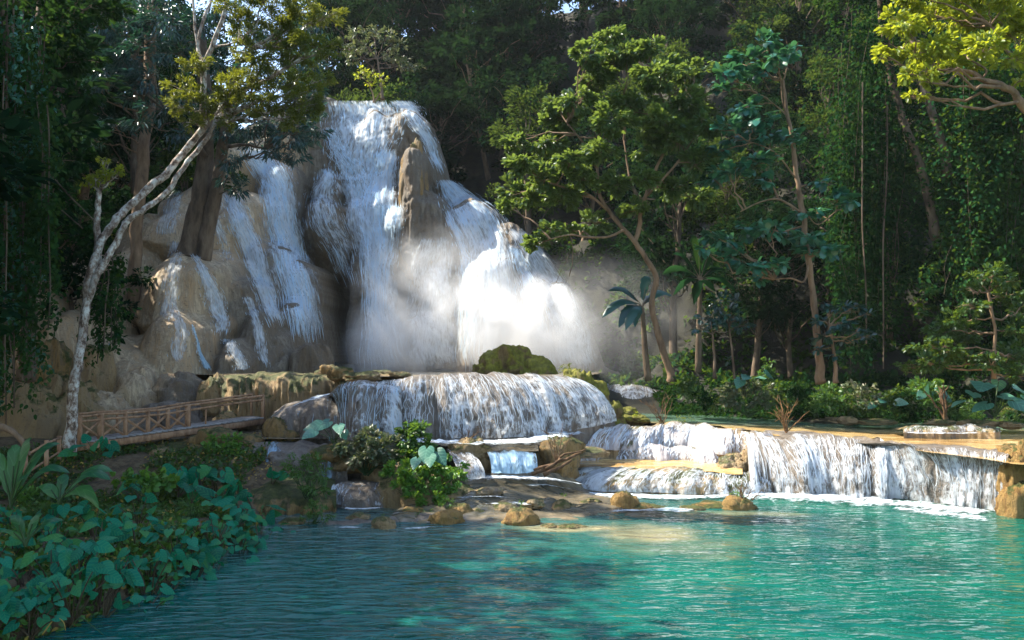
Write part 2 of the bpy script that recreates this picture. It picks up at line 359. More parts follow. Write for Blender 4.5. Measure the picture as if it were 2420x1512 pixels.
G['stalk_red'] = simple_mat('reddish_stalk', [(.05, .03, .02), (.09, .07, .03)], 4, .5)
M['fallA'] = fall_mat('main_fall_water', (.84, .92, .98), 5.5, 1.1, .31, .53, 2.4, .98)
M['fallB'] = fall_mat('cascade_water', (.86, .90, .94), 6.5, 2.6, .445, .58, 2.2, .95)
M['fallblue'] = fall_mat('blue_rill_water', (.50, .76, .97), 7, 1.1, .38, .54, 2.2, .95)
M['fallC'] = fall_mat('rapid_water', (.80, .755, .75), 5, 1.6, .41, .55, 2.6, .96)
def strand_mat(name, col):
    m, nt, out = new_mat(name)
    p = N(nt, 'ShaderNodeBsdfPrincipled', {'Base Color': (*col, 1), 'Roughness': .3, 'Specular IOR Level': .5})
    t = N(nt, 'ShaderNodeBsdfTranslucent', {'Color': (*col, 1)})
    nt.links.new(N(nt, 'ShaderNodeMixShader', {0: .5, 1: p, 2: t}), out.inputs[0]); return m
M['strand'] = strand_mat('falling_water_strands', (.86, .92, .97)); M['strandblue'] = strand_mat('blue_falling_water_strands', (.66, .84, .98))
def foam_mat():
    m, nt, out = new_mat('foam')
    d = N(nt, 'ShaderNodeAttribute', out=2, attribute_name='dens')
    pp_ = pos(nt); a = noise_(nt, pos(nt, 1, 1.6, 1), 3.2, 6, .68, .6)
    s = math_(nt, 'ADD', a, math_(nt, 'MULTIPLY', math_(nt, 'SUBTRACT', d, 1.0), .34))
    al = math_(nt, 'MULTIPLY', ramp(nt, s, [(.40, 0.0), (.66, 1.0)]), ramp(nt, noise_(nt, pp_, 14, 4, .7), [(.30, .45), (.58, 1.0)]))
    p = N(nt, 'ShaderNodeBsdfPrincipled', {'Base Color': (.78, .86, .90, 1), 'Roughness': .6, 'Normal': bump(nt, a, .8, .08)})
    nt.links.new(N(nt, 'ShaderNodeMixShader', {0: al, 1: N(nt, 'ShaderNodeBsdfTransparent'), 2: p}), out.inputs[0]); return m
M['foam'] = foam_mat()
def water_mat(name, kind):
    m, nt, out = new_mat(name); pp = pos(nt)
    if kind == 'pool':
        xyz = N(nt, 'ShaderNodeSeparateXYZ', {'Vector': N(nt, 'ShaderNodeNewGeometry', out=0)}, out=None)
        n1 = noise_(nt, pos(nt, 1, 1.6, 1), .22, 3, .5, .5)
        # silty shallows along the far left shore, milky jade on the right under the cascades
        far = ramp(nt, math_(nt, 'DIVIDE', math_(nt, 'ADD', xyz.outputs[1], math_(nt, 'MULTIPLY', n1, 5.0)), 30.0), [(.66, 0.0), (.84, 1.0)])
        rgt = ramp(nt, math_(nt, 'DIVIDE', math_(nt, 'ADD', xyz.outputs[0], math_(nt, 'MULTIPLY', n1, 7.0)), 16.0), [(.18, 0.0), (.75, 1.0)])
        deep = ramp(nt, n1, [(.35, (.002, .076, .066)), (.65, (.004, .110, .086))])
        jade = ramp(nt, n1, [(.35, (.001, .054, .040)), (.65, (.005, .115, .074))])
        silt = ramp(nt, noise_(nt, pos(nt, .6, 2, 1), .9, 4), [(.35, (.03, .09, .09)), (.65, (.08, .13, .11))])
        col = mixc(nt, rgt, deep, jade); col = mixc(nt, math_(nt, 'MULTIPLY', far, math_(nt, 'SUBTRACT', 1.0, rgt)), col, silt)
        d = N(nt, 'ShaderNodeAttribute', out=2, attribute_name='dens')
        sand = ramp(nt, noise_(nt, pos(nt, .5, 1.5, 1), 1.2, 3), [(.35, (.22, .17, .09)), (.65, (.46, .38, .20))])
        col = mixc(nt, math_(nt, 'SUBTRACT', d, 1.0, True), col, sand)
        rough, bs = .03, .9
    elif kind == 'shelf':
        n1 = noise_(nt, pos(nt, .5, 1.6, 1), .9, 4, .6, .4)
        xyz = N(nt, 'ShaderNodeSeparateXYZ', {'Vector': N(nt, 'ShaderNodeNewGeometry', out=0)}, out=None)
        k = ramp(nt, math_(nt, 'DIVIDE', math_(nt, 'ADD', xyz.outputs[1], math_(nt, 'MULTIPLY', n1, 3.0)), 40.0), [(.84, 0.0), (.90, 1.0)])
        a = ramp(nt, n1, [(.35, (.30, .17, .06)), (.5, (.50, .33, .13)), (.65, (.62, .47, .24))])
        b = ramp(nt, n1, [(.35, (.05, .10, .07)), (.65, (.12, .20, .14))])
        col = mixc(nt, k, a, b); rough, bs = .12, .55
    elif kind == 'upper':
        col = ramp(nt, noise_(nt, pp, .8, 3), [(.35, (.16, .12, .07)), (.65, (.4, .33, .22))]); rough, bs = .15, .5
    else:
        n1 = noise_(nt, pos(nt, .6, 1.5, 1), 1.5, 4, .6, .4)
        col = ramp(nt, n1, [(.3, (.05, .055, .045)), (.5, (.13, .11, .075)), (.7, (.26, .20, .12))]); rough, bs = .12, .7
    w = noise_(nt, pos(nt, .45, 1.3, 1), 3.2, 1.6, .45, .7); w2 = noise_(nt, pos(nt, .7, 1.5, 1), 9.0, 2, .5, .5)
    h = math_(nt, 'ADD', w, math_(nt, 'MULTIPLY', w2, .08))
    p = N(nt, 'ShaderNodeBsdfPrincipled', {'Base Color': col, 'Roughness': rough, 'IOR': 1.33, 'Specular IOR Level': .5, 'Normal': bump(nt, h, bs, .16 if kind == 'pool' else .12)})
    nt.links.new(p, out.inputs[0]); return m
M['pool'] = water_mat('turquoise_water', 'pool'); M['shelfwater'] = water_mat('shelf_water', 'shelf')
M['rapids'] = water_mat('rapids_water', 'rapids'); M['upper'] = water_mat('upper_pool_water', 'upper')
# ------------------------------------------------------------------ ground
def sm(a, b, x):
    t = np.clip((x-a)/(b-a), 0, 1); return t*t*(3-2*t)
BANK = np.array([(3, -9.6), (8, -9.0), (12.5, -6.9), (14, -6.15), (15.7, -5.4), (18, -5.4), (20.6, -5.7), (22, -6.2), (24, -7)])
def ground_z(x, y):
    left = np.interp(y, [0, 12, 20, 22, 24, 26, 28, 31, 34, 40, 47], [.3, .25, .3, .35, .75, 1.15, 1.45, 1.55, 2.2, 3.2, 3.5])
    mid = np.interp(y, [0, 24, 25, 26, 27, 28, 29, 30, 31, 33, 46, 47], [-1.2, -1.0, -.5, .0, .3, .5, .7, 1.0, 1.1, 3.0, 3.2, 3.5])
    right = np.interp(y, [0, 26.5, 28.5, 36.5, 38.5, 40, 43, 47], [-1.2, -1.0, -.6, 1.3, 1.7, 2.15, 2.6, 3.4])
    wl = 1-sm(-7.5, -4.5, x); wr = sm(1.8, 4.4, x)
    base = left*wl+(1-wl)*(mid*(1-wr)+right*wr)
    bx = np.interp(y, BANK[:, 0], BANK[:, 1]); pool = sm(0, 1.6, x-bx+.5)
    base = np.where(y < 24, base*(1-pool)+(-1.2)*pool*1.0, base)
    base = np.where((x > -8) & (y < 21.5), np.where(x > bx+.8, -1.2, base), base)
    hill = np.maximum(0, y-np.interp(x, [-60, -20, -8, 6, 20, 60], [50, 56, 60, 54, 46, 42]))*.86
    hill = np.minimum(hill, np.interp(x, [-70, -26, -12], [22, 24, 46]))
    side = np.maximum(0, np.abs(x+2)-24-.0*y)*.55
    side = np.minimum(side, 18)*sm(20, 34, y)
    return base+np.maximum(hill, side*.9)
nx, ny = 420, 420
gx = np.concatenate([np.linspace(-160, -40, 40), np.linspace(-39, 39, 340), np.linspace(40, 160, 40)])
gy = np.concatenate([np.linspace(-40, 5, 20), np.linspace(6, 60, 300), np.linspace(61, 220, 100)])
X, Y = np.meshgrid(gx, gy)
Z = ground_z(X, Y)
nb = fbm(X*.35, Y*.35, 0, 4)
amp = np.where(Z < 0, .1, np.where(Y > 46, .9, .16))
Z = Z+nb*amp
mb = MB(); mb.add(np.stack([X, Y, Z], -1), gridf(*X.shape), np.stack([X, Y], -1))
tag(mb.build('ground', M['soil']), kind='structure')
def gz(x, y): return float(ground_z(np.array([float(x)]), np.array([float(y)]))[0])
# ------------------------------------------------------------------ cliff
TOP = [(-500, 720, 40), (-100, 705, 41), (60, 690, 42), (180, 655, 43), (290, 590, 45), (335, 490, 46), (380, 448, 47), (440, 425, 48), (520, 380, 50), (560, 350, 52), (640, 345, 54), (680, 300, 55.5), (735, 250, 56.5), (760, 240, 57), (850, 240, 57),
       (880, 234, 57), (950, 236, 57), (985, 243, 57), (1003, 256, 57), (1018, 285, 57), (1035, 340, 56.5), (1052, 405, 56), (1080, 432, 55), (1105, 450, 54.5), (1130, 475, 54), (1190, 512, 53), (1230, 545, 52.5),
       (1265, 590, 52), (1315, 640, 51.5), (1362, 715, 51), (1395, 800, 51), (1420, 872, 51), (1450, 888, 51)]
TW = np.array([pt(u, v, y) for u, v, y in TOP])
def topz(x): return np.interp(x, TW[:, 0], TW[:, 2])
def basey(x, z):
    b = np.interp(x, [-40, -22, -17, -14, -11, -8, -4, 2, 8, 12], [42, 46, 50, 53, 56, 58, 58.5, 56.5, 54, 54])
    return b+.05*np.maximum(z-4, 0)
# drapes: (u, vtop, Y of the front at the top, half width px, height px, protrusion m, forward slope)
DR = [(890, 243, 57.2, 150, 230, 2.6, .10), (800, 262, 56.2, 60, 150, 1.0, .15), (960, 255, 56.3, 60, 180, 1.3, .15),
      (978, 333, 53.6, 38, 270, 2.2, .14), (1000, 430, 52.8, 62, 150, 1.8, .10),
      (905, 430, 54.2, 70, 420, 1.5, .22), (870, 395, 55, 60, 200, 1.0, .2),
      (770, 395, 54.6, 34, 70, 1.3, .25), (762, 453, 53.6, 52, 85, 1.9, .25), (840, 470, 54, 60, 120, 1.2, .2), (950, 480, 53, 45, 60, 1.3, .4),
      (1110, 462, 53.3, 90, 380, 2.0, .2), (1200, 520, 52, 100, 330, 2.0, .15), (1160, 578, 50.8, 74, 290, 3.0, .20), (1252, 640, 50.2, 46, 220, 1.8, .2), (1330, 660, 50.2, 80, 220, 1.8, .15), (1060, 600, 52, 70, 260, 1.2, .2),
      (1420, 770, 49.6, 70, 120, 1.5, .1), (1010, 740, 51, 90, 130, 1.4, .2),
      (600, 350, 54, 60, 120, 1.2, .1), (650, 375, 53.4, 50, 420, 1.8, .38), (560, 440, 50.5, 60, 330, 2.4, .55), (620, 560, 48.5, 60, 240, 1.8, .45), (690, 600, 49, 50, 230, 1.6, .45),
      (520, 480, 48, 55, 170, 2.2, .3), (555, 500, 47.5, 22, 170, 1.4, .2),
      (440, 428, 49, 85, 120, 3.2, .5), (390, 486, 46.5, 64, 95, 2.8, .5), (330, 500, 46, 60, 120, 2, .4), (470, 500, 46.8, 55, 90, 1.8, .4),
      (410, 562, 44.5, 118, 200, 4.4, .35), (300, 560, 44.5, 70, 190, 2.2, .4), (500, 600, 44, 55, 110, 1.6, .5), (535, 640, 43.6, 60, 130, 1.8, .5),
      (395, 705, 41.5, 95, 190, 3.6, .35), (510, 725, 42.2, 48, 50, 1.8, .2), (350, 760, 40.6, 70, 130, 2.0, .4), (450, 790, 40.2, 60, 100, 1.6, .3),
      (535, 800, 40.4, 52, 85, 1.9, .3), (600, 720, 42.8, 50, 170, 1.6, .5), (640, 760, 43, 40, 130, 1.4, .5), (580, 690, 43.6, 45, 180, 1.5, .5), (665, 720, 45, 50, 160, 1.6, .3),
      (290, 830, 38.2, 90, 110, 2.0, .3), (210, 790, 38.4, 90, 150, 2.0, .3), (120, 722, 38.2, 68, 270, 2.8, .12), (40, 700, 38, 70, 300, 2.0, .1),
      (60, 600, 41, 130, 120, 2.0, .2), (180, 590, 42, 80, 150, 2.0, .2), (-60, 600, 38, 120, 300, 2.0, .2), (-200, 600, 38, 120, 300, 2.0, .2)]
dr = []
for u, v, y, hw, hh, P, m in DR:
    c = pt(u, v, y-P); dr.append((c[0], c[2], y-P, hw*(y-P)/F, hh*(y-P)/F, P, m))
xs = np.arange(-46, 13, .065); zs0 = np.arange(1.0, 26, .075)
def cliff_depth(X, Z):
    D = basey(X, Z)+.5*fbm(X*.28, Z*.28, 3, 3)
    wx = X+.18*fbm(X*.8, Z*.5, 7, 3); wz = Z+.25*fbm(X*.7, Z*.7, 11, 3)
    for xc, zc, yc, R, Hh, P, m in dr:
        dz = zc-wz; k = np.clip(dz/(.8*R), 0, 1)
        ww = R*np.sqrt(np.maximum(1-(1-k)**2, 1e-6))*(1+.18*np.clip(dz/Hh, 0, 1))
        q = np.abs(wx-xc)/np.maximum(ww, 1e-3)
        y = yc+P*.9*(1-np.sqrt(np.clip(1-q**2, 0, 1)))*1.3-m*np.minimum(np.maximum(dz, 0), Hh)+P*.55*(1-k)**1.5
        y = y+np.maximum(dz-Hh, 0)*1.2
        ok = (dz > 0) & (q < 1); y = np.where(ok, y, 1e3)
        d = np.clip(.5+.5*(D-y)/.14, 0, 1); D = np.where(ok, D*(1-d)+y*d-.14*d*(1-d), D)
    fl = .13*(1-np.abs(fbm(X*1.7, Z*.16, 1, 3)))+.10*fbm(X*4.5, Z*.5, 2, 3)+.05*fbm(X*7, Z*5, 4, 2)-.12*np.clip(1-6*np.abs(fbm(X*.55, Z*.7, 21, 3)), 0, 1)+.06*fbm(X*1.2, Z*1.5, 9, 3)
    return D-fl*np.interp(X, [-15, -12], [.45, 1])
Xg, Zg = np.meshgrid(xs, zs0); DG = cliff_depth(Xg, Zg)
def cliff_at(x, z):
    i = np.clip((x-xs[0])/.065, 0, len(xs)-1.001); j = np.clip((z-zs0[0])/.075, 0, len(zs0)-1.001)
    a, b = i.astype(int), j.astype(int); fi, fj = i-a, j-b
    return (DG[b, a]*(1-fi)+DG[b, a+1]*fi)*(1-fj)+(DG[b+1, a]*(1-fi)+DG[b+1, a+1]*fi)*fj
def cliff_hit(u, v, y0=33.0, y1=59.0):
    u, v = np.broadcast_arrays(np.asarray(u, float), np.asarray(v, float)); hit = np.full(u.shape, y1)
    done = np.zeros(u.shape, bool)
    for y in np.arange(y0, y1, .08):
        P = pt(u, v, y); z = P[..., 2]; h = (y >= cliff_at(P[..., 0], z)) & (z < topz(P[..., 0])+.2) & ~done
        hit = np.where(h, y, hit); done |= h
    return hit
rows = 300; tt = np.linspace(0, 1, rows)[:, None]
Tz = topz(xs)[None]+.12*fbm(xs*1.3, 0*xs, 5, 3)[None]; Xc = np.broadcast_to(xs, (rows, len(xs)))
Zc = 1.0+(Tz-1.0)*tt; Yc = cliff_at(Xc.ravel(), Zc.ravel()).reshape(Xc.shape)
edge = np.clip((Tz-Zc)/.7, 0, 1); Yc = Yc+.7*(1-np.sqrt(1-(1-edge)**2))
back = [np.stack([xs, Yc[-1]+d, Tz[0]+.06*d*(d < 6)+.1*fbm(xs, xs*0+d, 1, 2)], -1) for d in (.25, .6, 1.2, 2.5, 5, 9, 16)]
mb = MB(); P = np.concatenate([np.stack([Xc, Yc, Zc], -1), np.array(back)]); mb.add(P, gridf(*P.shape[:2]), P[..., [0, 2]])
tag(mb.build('cliff', M['cliff']), kind='structure')
# ------------------------------------------------------------------ water on the cliff
def patch(rows_, name, label, mat='fallA', strands=675, sw=0.029, nr=90, nc=44, off=.30, free=.05, parent=None, mb=None, smb=None, y0=33.0):
    """rows_: (v, uL, uR, density) down a stream; the sheet is draped on the rock"""
    A = smooth_path(np.array(rows_, float), nr); s = np.linspace(0, 1, nc)[None]
    v = A[:, 0:1]+0*s; u = A[:, 1:2]*(1-s)+A[:, 2:3]*s
    wob = 3.0*vn(v*.03+5, u*.0, 1)+0; u = u+wob
    Yh = cliff_hit(u, v, y0)
    for i in range(1, nr): Yh[i] = np.minimum(Yh[i], Yh[i-1]+free)
    for _ in range(2): Yh[:, 1:-1] = .5*Yh[:, 1:-1]+.25*(Yh[:, :-2]+Yh[:, 2:])
    for _ in range(3): Yh[1:-1] = .5*Yh[1:-1]+.25*(Yh[:-2]+Yh[2:])
    Yh = Yh-off-.10*(.5+.5*fbm(u*.11, v*.012, 3, 3))
    P = pt(u, v, Yh)
    L = np.concatenate([np.zeros((1, nc)), np.cumsum(np.linalg.norm(np.diff(P, axis=0), axis=2), axis=0)])
    U = np.concatenate([np.zeros((nr, 1)), np.cumsum(np.linalg.norm(np.diff(P, axis=1), axis=2), axis=1)], 1)
    U = U.mean(0)[None]+0*U+ (P[0, 0, 0]*3.1)
    e = np.minimum(s, 1-s)*2; fade = sm(0, .75, e)
    r = np.linspace(0, 1, nr)[:, None]; ends = .3+.7*np.minimum(sm(0, .05, r)*.5+.5, sm(0, .10, 1-r))
    W = A[:, 3:4]*ends*(.25+.75*fade)
    mb.add(P, gridf(nr, nc), np.stack([U, L], -1), W)
    if strands:
        n = int(strands*1.0); st = RG.uniform(0, .94, n); ln = RG.uniform(.02, .09, n); sx = np.clip(RG.beta(1.5, 1.5, n), .03, .97)
        k = 10; t = st[:, None]+ln[:, None]*np.linspace(0, 1, k)[None]; t = np.clip(t, 0, 1)*(nr-1)
        cx = np.clip(sx[:, None]+.004*vn(t*.15, sx[:, None]*50, 2)+(sx[:, None]-.5)*0, 0, 1)*(nc-1)
        i, j = np.minimum(t.astype(int), nr-2), np.minimum(cx.astype(int), nc-2); fi, fj = (t-i)[..., None], (cx-j)[..., None]
        Q = (P[i, j]*(1-fj)+P[i, j+1]*fj)*(1-fi)+(P[i+1, j]*(1-fj)+P[i+1, j+1]*fj)*fi
        Q = Q+np.array([0, -1, 0])*RG.uniform(.03, .25, (n, 1, 1))
        w = sw*RG.uniform(.3, 1.2, n)[:, None]*np.sin(np.linspace(.05, pi-.05, k))[None]
        q = np.stack([Q-np.array([1, 0, 0])*w[..., None]/2, Q+np.array([1, 0, 0])*w[..., None]/2], 2)
        f = (np.arange(n)[:, None, None]*2*k+gridf(k, 2)[None]).reshape(-1, 4)
        smb.add(q.reshape(-1, 3), f)
def waterfall(name, label, cat, patches, loc, mat='fallA', smat='strandblue', group=None):
    e = empty(name, loc, label, cat, group); mb, smb = MB(), MB()
    for p in patches: p = dict(p); patch(p.pop('rows'), '', '', mb=mb, smb=smb, **p)
    mb.build('water_sheet', M[mat], e)
    if smb.n: smb.build('water_strands', M[smat], e)
    return e
waterfall('waterfall', 'tallest white waterfall pouring over the domed cliff top into the misty basin', 'waterfall', [
    dict(rows=[(238, 745, 965, 1.0), (300, 755, 968, .97), (345, 758, 948, .95), (400, 762, 938, .92), (432, 765, 930, .9)], strands=700, sw=0.03, nc=90),
    dict(rows=[(238, 905, 990, 1.0), (262, 925, 1008, 1.0), (300, 965, 1023, 1.0), (345, 998, 1040, 1.0), (415, 1030, 1058, .95)], strands=150, sw=0.03),
    dict(rows=[(352, 885, 950, 1.0), (385, 875, 950, 1.15), (420, 860, 945, 1.2), (470, 835, 955, 1.25), (520, 830, 955, 1.25), (570, 842, 945, 1.2), (640, 850, 925, 1.2), (720, 852, 925, 1.15), (800, 848, 950, 1.15), (878, 838, 975, 1.1)], strands=700, sw=0.03, nc=60),
    dict(rows=[(425, 765, 940, 1.0), (480, 790, 945, 1.05), (560, 805, 950, 1.0), (640, 835, 950, .98), (740, 842, 965, 1.0), (878, 825, 1000, 1.1)], strands=0, nc=60),
    dict(rows=[(300, 762, 800, .9), (350, 768, 830, .8), (400, 790, 880, .95), (450, 810, 900, 1.0), (500, 820, 930, 1.0)], strands=350),
    dict(rows=[(398, 742, 792, .98), (430, 738, 798, .95), (455, 720, 802, .8), (490, 715, 815, .76), (540, 722, 835, .72), (600, 760, 850, .62), (680, 800, 860, .55)], strands=375, sw=0.025),
    dict(rows=[(484, 900, 965, 1.1), (510, 895, 968, 1.0), (560, 905, 955, .8), (640, 905, 945, .7)], strands=187, sw=0.021),
], pt(900, 878, 51))
waterfall('veil_waterfall', 'wide thin veil of water over the right shoulder of the cliff behind the mist', 'waterfall', [
    dict(rows=[(425, 1025, 1075, 1.1), (455, 1030, 1125, 1.1), (500, 1040, 1195, 1.1), (560, 1060, 1225, 1.05), (640, 1070, 1250, 1.05), (740, 1070, 1275, 1.05), (878, 1070, 1290, 1.1)], strands=600, sw=0.028, nc=70),
    dict(rows=[(560, 960, 1095, .78), (640, 945, 1095, .9), (740, 938, 1100, 1.0), (878, 945, 1115, 1.1)], strands=0),
    dict(rows=[(540, 1190, 1250, .95), (640, 1230, 1340, 1.0), (740, 1260, 1400, 1.0), (878, 1280, 1450, 1.05)], strands=0),
    dict(rows=[(580, 1195, 1225, 1.0), (640, 1215, 1260, 1.0), (700, 1222, 1290, 1.0), (780, 1215, 1310, 1.05), (878, 1205, 1330, 1.0)], strands=375, sw=0.034),
    dict(rows=[(500, 1048, 1075, 1.1), (600, 1082, 1110, 1.1), (640, 1075, 1130, 1.0), (878, 1060, 1140, .8)], strands=225, sw=0.029),
], pt(1170, 878, 47))
waterfall('side_waterfall', 'slanting white waterfall left of the dark rock recess, half hidden by leaves at its top', 'waterfall', [
    dict(rows=[(348, 555, 655, 1.0), (380, 572, 668, 1.05), (440, 605, 695, 1.1), (520, 625, 712, 1.1), (600, 640, 730, 1.1), (700, 665, 755, 1.15), (812, 685, 778, 1.15)], strands=600, sw=0.034)
    , dict(rows=[(380, 560, 720, .75), (480, 590, 740, .78), (600, 600, 760, .78), (800, 660, 800, .8)], strands=0)], pt(720, 812, 46), group=None)
waterfall('slanting_waterfall', 'thin slanting waterfall between the two brown trunks and the larger side fall', 'waterfall', [
    dict(rows=[(455, 515, 568, .95), (500, 528, 600, 1.0), (560, 545, 622, 1.08), (640, 575, 645, 1.1), (700, 600, 662, 1.1), (775, 632, 680, 1.05)], strands=300, sw=0.025),
    dict(rows=[(505, 498, 522, .75), (560, 506, 545, .75), (620, 520, 555, .6)], strands=45, sw=0.017)
], pt(650, 775, 45))
waterfall('rock_trickle', 'white trickle spilling over a ledge on the tan boulders behind the footbridge', 'trickle', [
    dict(rows=[(600, 440, 470, .7), (640, 462, 500, .85), (690, 472, 530, .9), (728, 480, 545, .95), (760, 498, 550, .9), (795, 500, 545, .65)], strands=195, sw=0.019),
    dict(rows=[(568, 395, 430, .72), (620, 385, 440, .74), (700, 370, 430, .72), (760, 365, 420, .66)], strands=30, sw=.02),
    dict(rows=[(708, 385, 425, .76), (770, 395, 450, .74), (860, 400, 450, .7)], strands=30, sw=.02),
    dict(rows=[(700, 565, 600, .84), (760, 585, 625, .84), (870, 610, 650, .8)], strands=60, sw=.02),
    dict(rows=[(450, 385, 450, .78), (500, 370, 440, .76), (560, 350, 430, .74)], strands=40, sw=.02),
    dict(rows=[(800, 515, 560, .8), (840, 540, 585, .85), (878, 552, 592, .9)], strands=90, sw=0.017),
], pt(540, 878, 38), mat='fallA')
waterfall('blue_rill', 'narrow blue rill running down the tan boulder beside the footbridge', 'trickle', [
    dict(rows=[(765, 448, 456, 1.1), (800, 460, 470, 1.15), (840, 470, 486, 1.2), (878, 472, 508, 1.15)], strands=67, sw=0.021),
    dict(rows=[(790, 250, 262, .8), (850, 258, 268, .8), (900, 262, 275, .8), (960, 268, 282, .8)], strands=0),
], pt(480, 878, 37), mat='fallblue')
# ------------------------------------------------------------------ water levels
def inpoly(px, py, poly):
    r = np.zeros(px.shape, bool); k = len(poly)
    for i in range(k):
        x1, y1 = poly[i]; x2, y2 = poly[(i+1) % k]
        c = ((y1 > py) != (y2 > py)) & (px < (x2-x1)*(py-y1)/(y2-y1+1e-12)+x1); r ^= c
    return r
def water_sheet(name, x0, x1, y0, y1, z, mat, nx, ny, amp=.01, keep=None, sandbars=None):
    X, Y = np.meshgrid(np.linspace(x0, x1, nx), y0+(y1-y0)*np.linspace(0, 1, ny)**1.0)
    Z = (z(X, Y) if callable(z) else z)+amp*fbm(X*1.3, Y*2.2, 3, 3)
    D = np.ones_like(X)
    if sandbars:
        for (u, v, a, b, s) in sandbars:
            c = ptz(u, v, z); q = ((X-c[0]+.15*(Y-c[1]))/a)**2+((Y-c[1])/b)**2+.5*fbm(X*.9, Y*1.4, 8, 3); D += s*np.clip(1.4-q, 0, 1)
    f = gridf(ny, nx)
    if keep is not None:
        cx = (X[:-1, :-1]+X[1:, 1:])/2; cy = (Y[:-1, :-1]+Y[1:, 1:])/2; f = f[keep(cx, cy).ravel()]
    mb = MB(); mb.add(np.stack([X, Y, Z], -1), f, np.stack([X, Y], -1), D)
    return tag(mb.build(name, mat), kind='structure')
water_sheet('pool_water', -26, 30, -6, 28.2, 0, M['pool'], 420, 620, .011,
            keep=lambda x, y: (x > np.interp(y, BANK[:, 0], BANK[:, 1])-.8) | (y < 4),
            sandbars=[(1530, 1256, 1.3, 1.1, .55), (1330, 1248, 1.2, .5, .6), (1700, 1215, 2.0, .6, .3), (1600, 1290, 1.6, 1.2, .16)])
water_sheet('terrace_water', 1.0, 34, 25.5, 42.5, 1.62, M['shelfwater'], 300, 200, .008,
            keep=lambda x, y: (y > np.interp(x, SHX, SHY)) ) if False else None
water_sheet('upper_pool', -14, 9.5, 28.3, 52, 3.60, M['upper'], 120, 120, .008, keep=lambda x, y: (y > np.interp(x, [-14, -7, -4.2, 1.5, 2.6, 3.4, 4.6, 6], [36, 32, 28.8, 31.6, 33.4, 35, 44, 50])) & (x < 7))
# ------------------------------------------------------------------ terraces
def shelf(lip, base, back=3.0, backdrop=.12, bulge=.6, nrow=34, step=.055, rough=.10, lump=.25, seed=0, flute=1.0, ext=1.6):
    """rock step: lip and base are matching lists of world points; returns the grid of the rock"""
    lip, base = smooth_path(lip, 60), smooth_path(base, 60)
    L = np.linalg.norm(np.diff(lip, axis=0), axis=1).sum(); n = max(12, int(L/step))
    lip, base = resample(lip, n), resample(base, n)
    s = np.linspace(0, L, n)
    dirv = base-lip; dirv[:, 2] = 0; dirv[:, 0] *= .25; dirv[:, 1] = np.minimum(dirv[:, 1], -.15); dirv = nrm(dirv)
    lob = lump*(fbm(s*.9+seed*13, s*0, seed, 3)); lip = lip+dirv*lob[:, None]; lip[:, 2] += .07*fbm(s*1.9+seed, s*0, seed+4, 3); base = base+dirv*(lob*1.15)[:, None]
    rows_ = []
    for d in (back, back*.55, back*.25, back*.1, .12):
        p = lip-dirv*d; p = p.copy(); p[:, 2] = lip[:, 2]-backdrop*(d/back)**.7+.06*fbm(p[:, 0]*1.5, p[:, 1]*1.5, seed, 4); rows_.append(p)
    t = np.linspace(0, 1, nrow)
    for k, tk in enumerate(t):
        g = math.sin(min(1, tk*1.02)*pi/2)**.85; f = bulge*(1-math.cos(tk*pi/2))+(1-bulge)*tk
        p = lip.copy(); p[:, :2] += (base-lip)[:, :2]*g; p[:, 2] = lip[:, 2]+(base-lip)[:, 2]*f
        a = min(1, tk*3)*flute
        fl = rough*(1-np.abs(fbm(s*3.2+seed, p[:, 2]*.7, seed, 3))*1.6)+.05*fbm(s*9, p[:, 2]*1.2, seed+2, 2)+.05*fbm(s*2, p[:, 2]*3, seed+5, 3)
        p = p+dirv*(a*fl)[:, None]; rows_.append(p)
    p = rows_[-1].copy(); p[:, 2] -= ext; rows_.append(p+dirv*.1*ext)
    return np.array(rows_), s, dirv
def rock_build(name, P, mat, **kw):
    mb = MB(); mb.add(P, gridf(*P.shape[:2]), P[..., :2]); return mb.build(name, mat, **kw)
